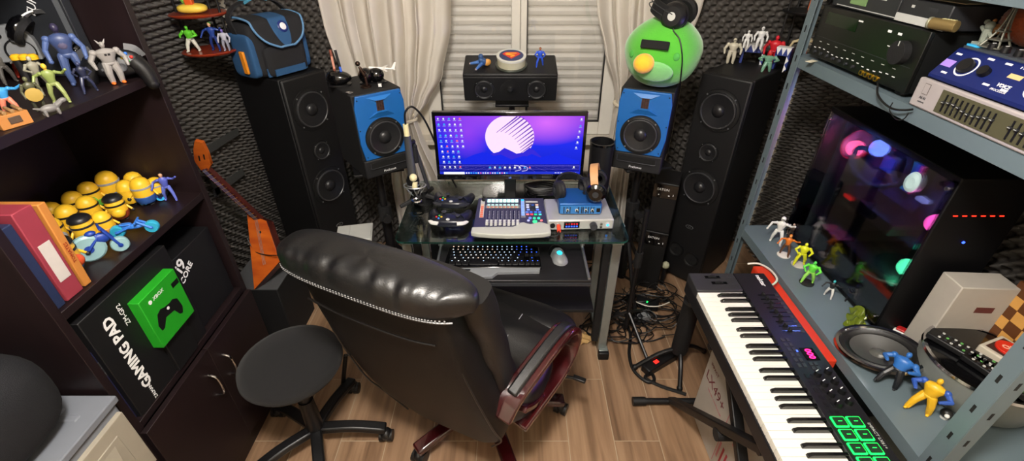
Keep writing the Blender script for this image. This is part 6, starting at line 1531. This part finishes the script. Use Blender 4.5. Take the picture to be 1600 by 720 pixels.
bd_ = MB(); bd_.box((CW-.02, .09, .36), (.004, .39, .36), mat('circuit_board', '#2c3560', .45)); mbd = bd_.build('mother_board', pc)
b = MB()
rr = random.Random(9)
for k in range(26): b.box((CW-.025, .06+rr.uniform(-.13, .13), .36+rr.uniform(-.14, .14)), (.010, rr.uniform(.008, .03), rr.uniform(.006, .025)), rr.choice([BLACK, DGREY, mat('chip_grey', '#3a3c44', .4)]))
b.build('board_parts', mbd)
def fan(y, z, r, axis, c1, c2, nm='case_fan', x=CW*.52):
    M = TF((x, y, z)) @ (RX(90) if axis == 'y' else RY(-90) if axis == 'x' else Matrix.Identity(4))
    b = MB(); b.lathe([(r, -.012), (r*1.06, -.012), (r*1.06, .012), (r, .012)], BLACK, 36, M, closed=True); f_ = b.build(nm, pc)
    b = MB(); b.lathe([(r*.93, .010), (r*1.0, .0125), (r*.99, .0), (r*.93, .008)], glow(c1, 3.5), 36, M); b.build('light_ring', f_)
    b = MB()
    for k in range(7):
        a = 2*PI*k/7; Mb = M @ Matrix.Rotation(a, 4, 'Z'); b.add([(r*.25, -.01, -.006), (r*.25, .02, .006), (r*.9, .035, .005), (r*.9, -.02, -.006)], [(0, 1, 2, 3)], mat('fan_blade_'+c2.strip('#'), '#5a5a60', .4, emit=c2, es=.25), Mb)
    b.lathe([(0, .012), (r*.26, .012), (r*.28, -.01)], BLACK, 20, M); b.build('rotor', f_, closed_normals=False)
fan(y2-.035, .43, .060, 'y', '#ff2a58', '#ff3a68')
fan(y1+.045, .44, .058, 'y', '#ff3090', '#c02aff'); fan(y1+.045, .315, .058, 'y', '#ff2a60', '#ff2a50'); fan(y1+.045, .19, .058, 'y', '#20ff80', '#2080ff')
b = MB(); b.box((CW-.06, .10, .42), (.06, .075, .075), BLACK); cl = b.build('cpu_cooler', pc, bevel=.006)
b = MB(); b.box((CW-.092, .10, .42), (.004, .05, .05), glow('#2a48ff', 3)); b.build('cooler_light', cl)
b = MB(); b.tube([(CW-.08, .12, .45), (CW-.14, .17, .50), (CW-.15, .10, .535), (CW-.12, .0, .50), (CW-.13, -.03, .42), (CW-.10, .03, .38), (CW-.08, .08, .40)], .009, MATTE, 10, 6); b.tube([(CW-.08, .13, .43), (CW-.15, .20, .44), (CW-.16, .16, .37), (CW-.13, .08, .345), (CW-.09, .04, .37)], .009, MATTE, 10, 6); b.build('coolant_hose', cl)
for k in range(4):
    b = MB(); b.box((CW-.055, .01-.012*k, .43), (.05, .006, .12), BLACK); rm = b.build('memory_stick', pc)
    b = MB(); b.box((CW-.083, .01-.012*k, .43), (.006, .006, .12), glow(('#30a0ff', '#3060ff', '#5040ff', '#ff40a0')[k], 3)); b.build('light_bar', rm)
b = MB(); b.box((CW-.09, .05, .265), (.12, .29, .045), BLACK); gp_ = b.build('graphics_card', pc, bevel=.004)
b = MB(); b.box((CW-.152, .135, .268), (.003, .045, .012), glow('#ff2020', 4)); b.build('red_light', gp_)
b = MB(); b.box((.035, .07, .1515), (.06, .11, .002), mat('shroud_badge', '#7a3a40', .5)); b.build('shroud_badge', pc)
b = MB(); b.box((CW-.04, -.07, .50), (.004, .012, .08), glow('#40c0ff', 5), rot=(20, 0, 0)); b.box((CW-.03, -.12, .38), (.004, .006, .20), glow('#ff40a0', 3)); b.box((CW-.05, -.05, .36), (.02, .035, .012), glow('#a0a8ff', 5)); b.build('light_strip', pc)
b = MB()
for k in range(4): b.box((CW-.03, -.10-.02*k, .20-.02*k), (.01, .012, .02), glow(('#20e0a0', '#20ff60', '#30a0ff', '#20ffb0')[k], 3))
b.build('green_light_block', pc)
b = MB()
for k in range(6): b.box((.04+.026*k, y1-.0005, .45), (.012, .002, .0025), glow('#ff2a18', 4))
b.cyl((.11, y1, .36), (.11, y1-.002, .36), .004, glow('#2a4aff', 6), seg=10); b.build('front_leds', fp_)
def plight(nm, p, col, pw):
    l = bpy.data.lights.new(nm, 'POINT'); l.energy = pw; l.color = col; l.shadow_soft_size = .03; o = bpy.data.objects.new(nm, l); COL.objects.link(o); o.location = Vector((1.20, 1.41, ZL)) + Vector(p)
plight('board_fill_blue', (.05, .08, .49), (.15, .25, 1), 18); plight('fan_glow_red', (.08, .22, .43), (1, .1, .25), 7); plight('fan_glow_pink', (.10, -.2, .36), (1, .1, .5), 6); plight('fan_glow_green', (.09, -.2, .19), (.1, 1, .45), 5)  # blue lamp added by the board to brighten the case interior
t = thing('mask_ornament', 'pale blue-white oval ornament clipped near the glass side top corner', 'ornament', at(1425, 285, x=1.188), 0, rot=(0, 0, -70))
b = MB(); b.lathe([(.0, .006), (.012, .008), (.020, .003), (.022, -.004), (.017, -.003), (.008, -.006), (0, -.007)], toy('#a8c4c8'), 28, RX(90)); t2 = b.build('shell', t); t.scale = (1, 1, 1.5)
b = MB(); b.sph((0, .0, -.004), (.010, .006, .009), toy('#3c5c68'), 14, 8); b.build('inset', t)

# ---- figures along the lower shelf
def L(u, v): return at(u, v, z=ZL)
figure('white armoured toy figure with helmet at the far end of the lower steel shelf', 'toy figure', L(1211, 379), -30, .125, '#d8d8d4', '#d8d8d4', '#d8d8d4', pose=2, extra=helmet('#e4e4e0'))
figure('orange spiky-haired toy figure on a white base beside the white armoured one', 'toy figure', L(1224, 399), -30, .095, '#c86a20', '#5a3a24', '#d89050', pose=2, extra=hair('#d87a28'), base='#d8d4cc')
figure('bright yellow toy figure in the middle of the lower shelf row', 'toy figure', L(1247, 414), -30, .10, '#c8cc20', '#c8cc20', '#d8dc30', pose=1, bulk=1.2, base='#b8b4ac')
figure('lime green toy figure on a round black base, lower steel shelf', 'toy figure', L(1260, 442), -40, .095, '#5cc83c', '#8ccc58', '#4cc04c', pose=1, bulk=1.2, base='#1a1c1c')
figure('dark toy figure with white paws and teal head, lower steel shelf', 'toy figure', L(1293, 463), -40, .075, '#18181a', '#c8c8c4', '#3aa0a8', pose=2, arms='#1c1c1e')
figure('small black toy figure with violet-blue head by the glass side', 'toy figure', L(1328, 470), -40, .075, '#16161c', '#16161c', '#6a70c8', pose=1)
figure('small brown toy figure with long staff, against the computer glass', 'toy figure', L(1232, 374), -20, .08, '#4a3c34', '#3c302a', '#a08878', pose=0)
t = thing('film_reflection', 'crumpled plastic film packet with green reflected light in its colour beside the computer', 'bag', L(1335, 505), -40)
b = MB(); b.grid(lambda u, v: ((u-.5)*.05+.006*math.sin(v*19), (v-.5)*.14, .012+.03*math.sin(PI*u)*abs(math.cos(v*8))+.006*math.sin(u*17+v*23)), 20, 30, mat('film_reflected_green', '#5c6a1c', .15, coat=.5)); b.build('film', t, closed_normals=False, angle=20)  # green reflection of the computer lights painted into the film colour
# oval car speaker
ov = thing('oval_speaker', 'oval silver-rimmed loudspeaker driver lying on the lower steel shelf', 'speaker', at(1374, 546, z=ZL+.045)+Vector((0, 0, -.0)), 0, rot=(18, -14, -52))
b = MB(); SC = Matrix.Diagonal((1.42, 1, 1, 1)); b.lathe([(.070, .004), (.074, .012), (.080, .012), (.084, .004), (.080, -.002)], CHROME, 48, SC); b.build('rim', ov)
b = MB(); b.lathe([(.071, .006), (.064, .009), (.056, .004), (.054, .0)], RUBBER, 48, SC); b.build('surround', ov)
b = MB(); b.lathe([(.0545, .0), (.03, -.014), (.018, -.018)], mat('grey_cone', '#3a3a38', .5), 48, SC); b.lathe([(.018, -.018), (.012, -.012), (0, -.010)], mat('grey_cap', '#4a4a46', .4), 24, SC); b.build('cone', ov)
b = MB(); b.lathe([(.079, -.001), (.055, -.03), (.03, -.034), (0, -.034)], BLACK, 36, SC); b.build('basket', ov)
# big round grey device
rd = thing('round_device', 'large dark grey drum-shaped appliance with silver rim on the lower steel shelf', 'appliance', (1.315, .875, ZL), 0)
b = MB(); b.lathe([(0, 0), (.115, 0), (.135, .02), (.145, .07), (.143, .115)], mat('device_grey', '#6f736f', .38, .1), 56); b.build('body', rd)
b = MB(); b.lathe([(.143, .114), (.148, .118), (.146, .126), (.138, .127)], CHROME, 56); b.build('rim', rd)
b = MB(); b.lathe([(.139, .124), (.11, .128), (.0, .130)], GLOSS, 56); b.build('lid', rd)
RZt = ZL+.131
def remote(label, x, y, rz, L_=.17, W_=.045, dots='#5a9c50'):
    t = thing('remote_control', label, 'remote control', (x, y, RZt), rz)
    b = MB(); b.box((0, 0, .010), (W_, L_, .018), BLACK); b.build('body', t, bevel=.004)
    b = MB()
    for r_ in range(10):
        for c_ in range(3): b.cyl((-.013+.013*c_, -L_*.42+L_*.085*r_, .019), (-.013+.013*c_, -L_*.42+L_*.085*r_, .021), .0035, toy(dots) if (r_*3+c_) % 5 == 0 else LGREY if (r_+c_) % 2 else DGREY, seg=8)
    b.build('button_grid', t)
remote('black remote control with rows of tiny buttons lying on the drum appliance', 1.255, .895, 28)
remote('second black remote control on the drum appliance, nearer the steel post', 1.275, .815, 20, .15)
t = thing('button_box', 'pale box with big round red ON button on the drum appliance', 'button box', (1.352, .88, RZt), 20)
b = MB(); b.box((0, 0, .016), (.10, .085, .030), toy('#b8b0a0')); b.build('box', t, bevel=.004)
b = MB(); b.box((0, 0, .0315), (.078, .066, .002), toy('#3a2420')); b.cyl((0, 0, .032), (0, 0, .039), .030, toy('#c82818'), seg=32); bt = b.build('button', t, bevel=.0015)
b = MB(); b.text('ON', .022, toy('#e8b8a0'), TF((0, 0, .0396)) @ RZ(-45), bold=.0006); b.build('lettering', bt)
t = thing('carton', 'plain white carton standing in front of the computer tower', 'box', (1.345, 1.035, ZL), -3)
b = MB(); b.box((0, 0, .14), (.16, .075, .28), WC); b.build('box', t, bevel=.003); b = MB(); b.box((.02, -.038, .20), (.05, .001, .02), toy('#5c3030')); b.box((-.06, -.038, .03), (.02, .001, .03), toy('#b02828')); b.build('print', t)
t = thing('checker_box', 'brown and cream checkered wooden board at the near back of the lower shelf', 'board', (1.435, .93, ZL), 0)
b = MB(); b.box((0, 0, .15), (.03, .16, .30), toy('#5a3418')); b.build('board', t, bevel=.002)
b = MB()
for r_ in range(8):
    for c_ in range(4):
        if (r_+c_) % 2: b.box((-.0155, -.058+.0385*c_, .022+.0365*r_), (.001, .037, .035), toy('#c8944c'))
b.build('squares', t)
t = thing('cassette_case', 'small white and red case lying between oval speaker and drum appliance', 'case', L(1422, 530), -50)
b = MB(); b.box((0, 0, .009), (.10, .03, .018), WHITE); b.box((-.03, 0, .022), (.03, .024, .008), toy('#b02020')); b.build('case', t, bevel=.003)
figure('bright blue masked toy figure lying back with black gloves, near the oval speaker', 'toy figure', L(1382, 602), -60, .12, '#2a62a8', '#16181c', '#2a62a8', pose=1, arms='#2a62a8', bulk=1.5, tilt=(-28, 0))
figure('yellow and blue toy figure with bare arms crouching by the drum appliance', 'toy figure', L(1432, 642), -60, .12, '#d8a820', '#d8a820', '#d8a820', pose=1, arms='#2c50a0', bulk=1.5, tilt=(-12, 0))
t = thing('small_ornament', 'tiny black and white ball ornament by the near steel post', 'ornament', L(1474, 652), 0)
b = MB(); b.sph((0, 0, .018), .014, toy('#1a1a1a')); b.sph((-.008, -.010, .020), .006, toy('#e0e0dc')); b.cyl((0, 0, 0), (0, 0, .012), .009, LGREY, seg=12); b.build('body', t)
# clutter on the lowest board
t = thing('carton', 'flat grey-white carton on the lowest steel shelf board', 'box', (1.20, .85, .2505), 8)
b = MB(); b.box((0, 0, .03), (.26, .30, .06), toy('#8a908c')); b.build('box', t, bevel=.003)
# ================================================================ LIGHT + CAMERA
def lamp(name, kind, loc, power, col, size=.1, rot=None):
    l = bpy.data.lights.new(name, kind); l.energy = power; l.color = col
    if kind == 'AREA': l.shape = 'DISK'; l.size = size
    else: l.shadow_soft_size = size
    o = bpy.data.objects.new(name, l); COL.objects.link(o); o.location = loc
    if rot: o.rotation_euler = [R(a) for a in rot]
    return o
lamp('ceiling_lamp', 'POINT', (-.12, .18, 2.42), 168, (1, .945, .885), .12)
w = bpy.data.worlds.new('World'); S.world = w; w.use_nodes = True
w.node_tree.nodes['Background'].inputs[0].default_value = (.02, .02, .03, 1); w.node_tree.nodes['Background'].inputs[1].default_value = .3
cam = bpy.data.cameras.new('Camera'); co = bpy.data.objects.new('Camera', cam); COL.objects.link(co)
co.location = (0, 0, CH); co.rotation_euler = (PI/2 - PITCH, 0, 0)
cam.sensor_width = 36; cam.lens = FOC/1600*36; cam.clip_start = .02; cam.clip_end = 50
S.camera = co
vs = S.view_settings; S.display_settings.display_device = 'sRGB'
vs.view_transform = 'Standard'; vs.look = 'None'; vs.gamma = 1; vs.use_curve_mapping = False; vs.exposure = 0.0
S.cycles.max_bounces = 8; S.cycles.transparent_max_bounces = 12
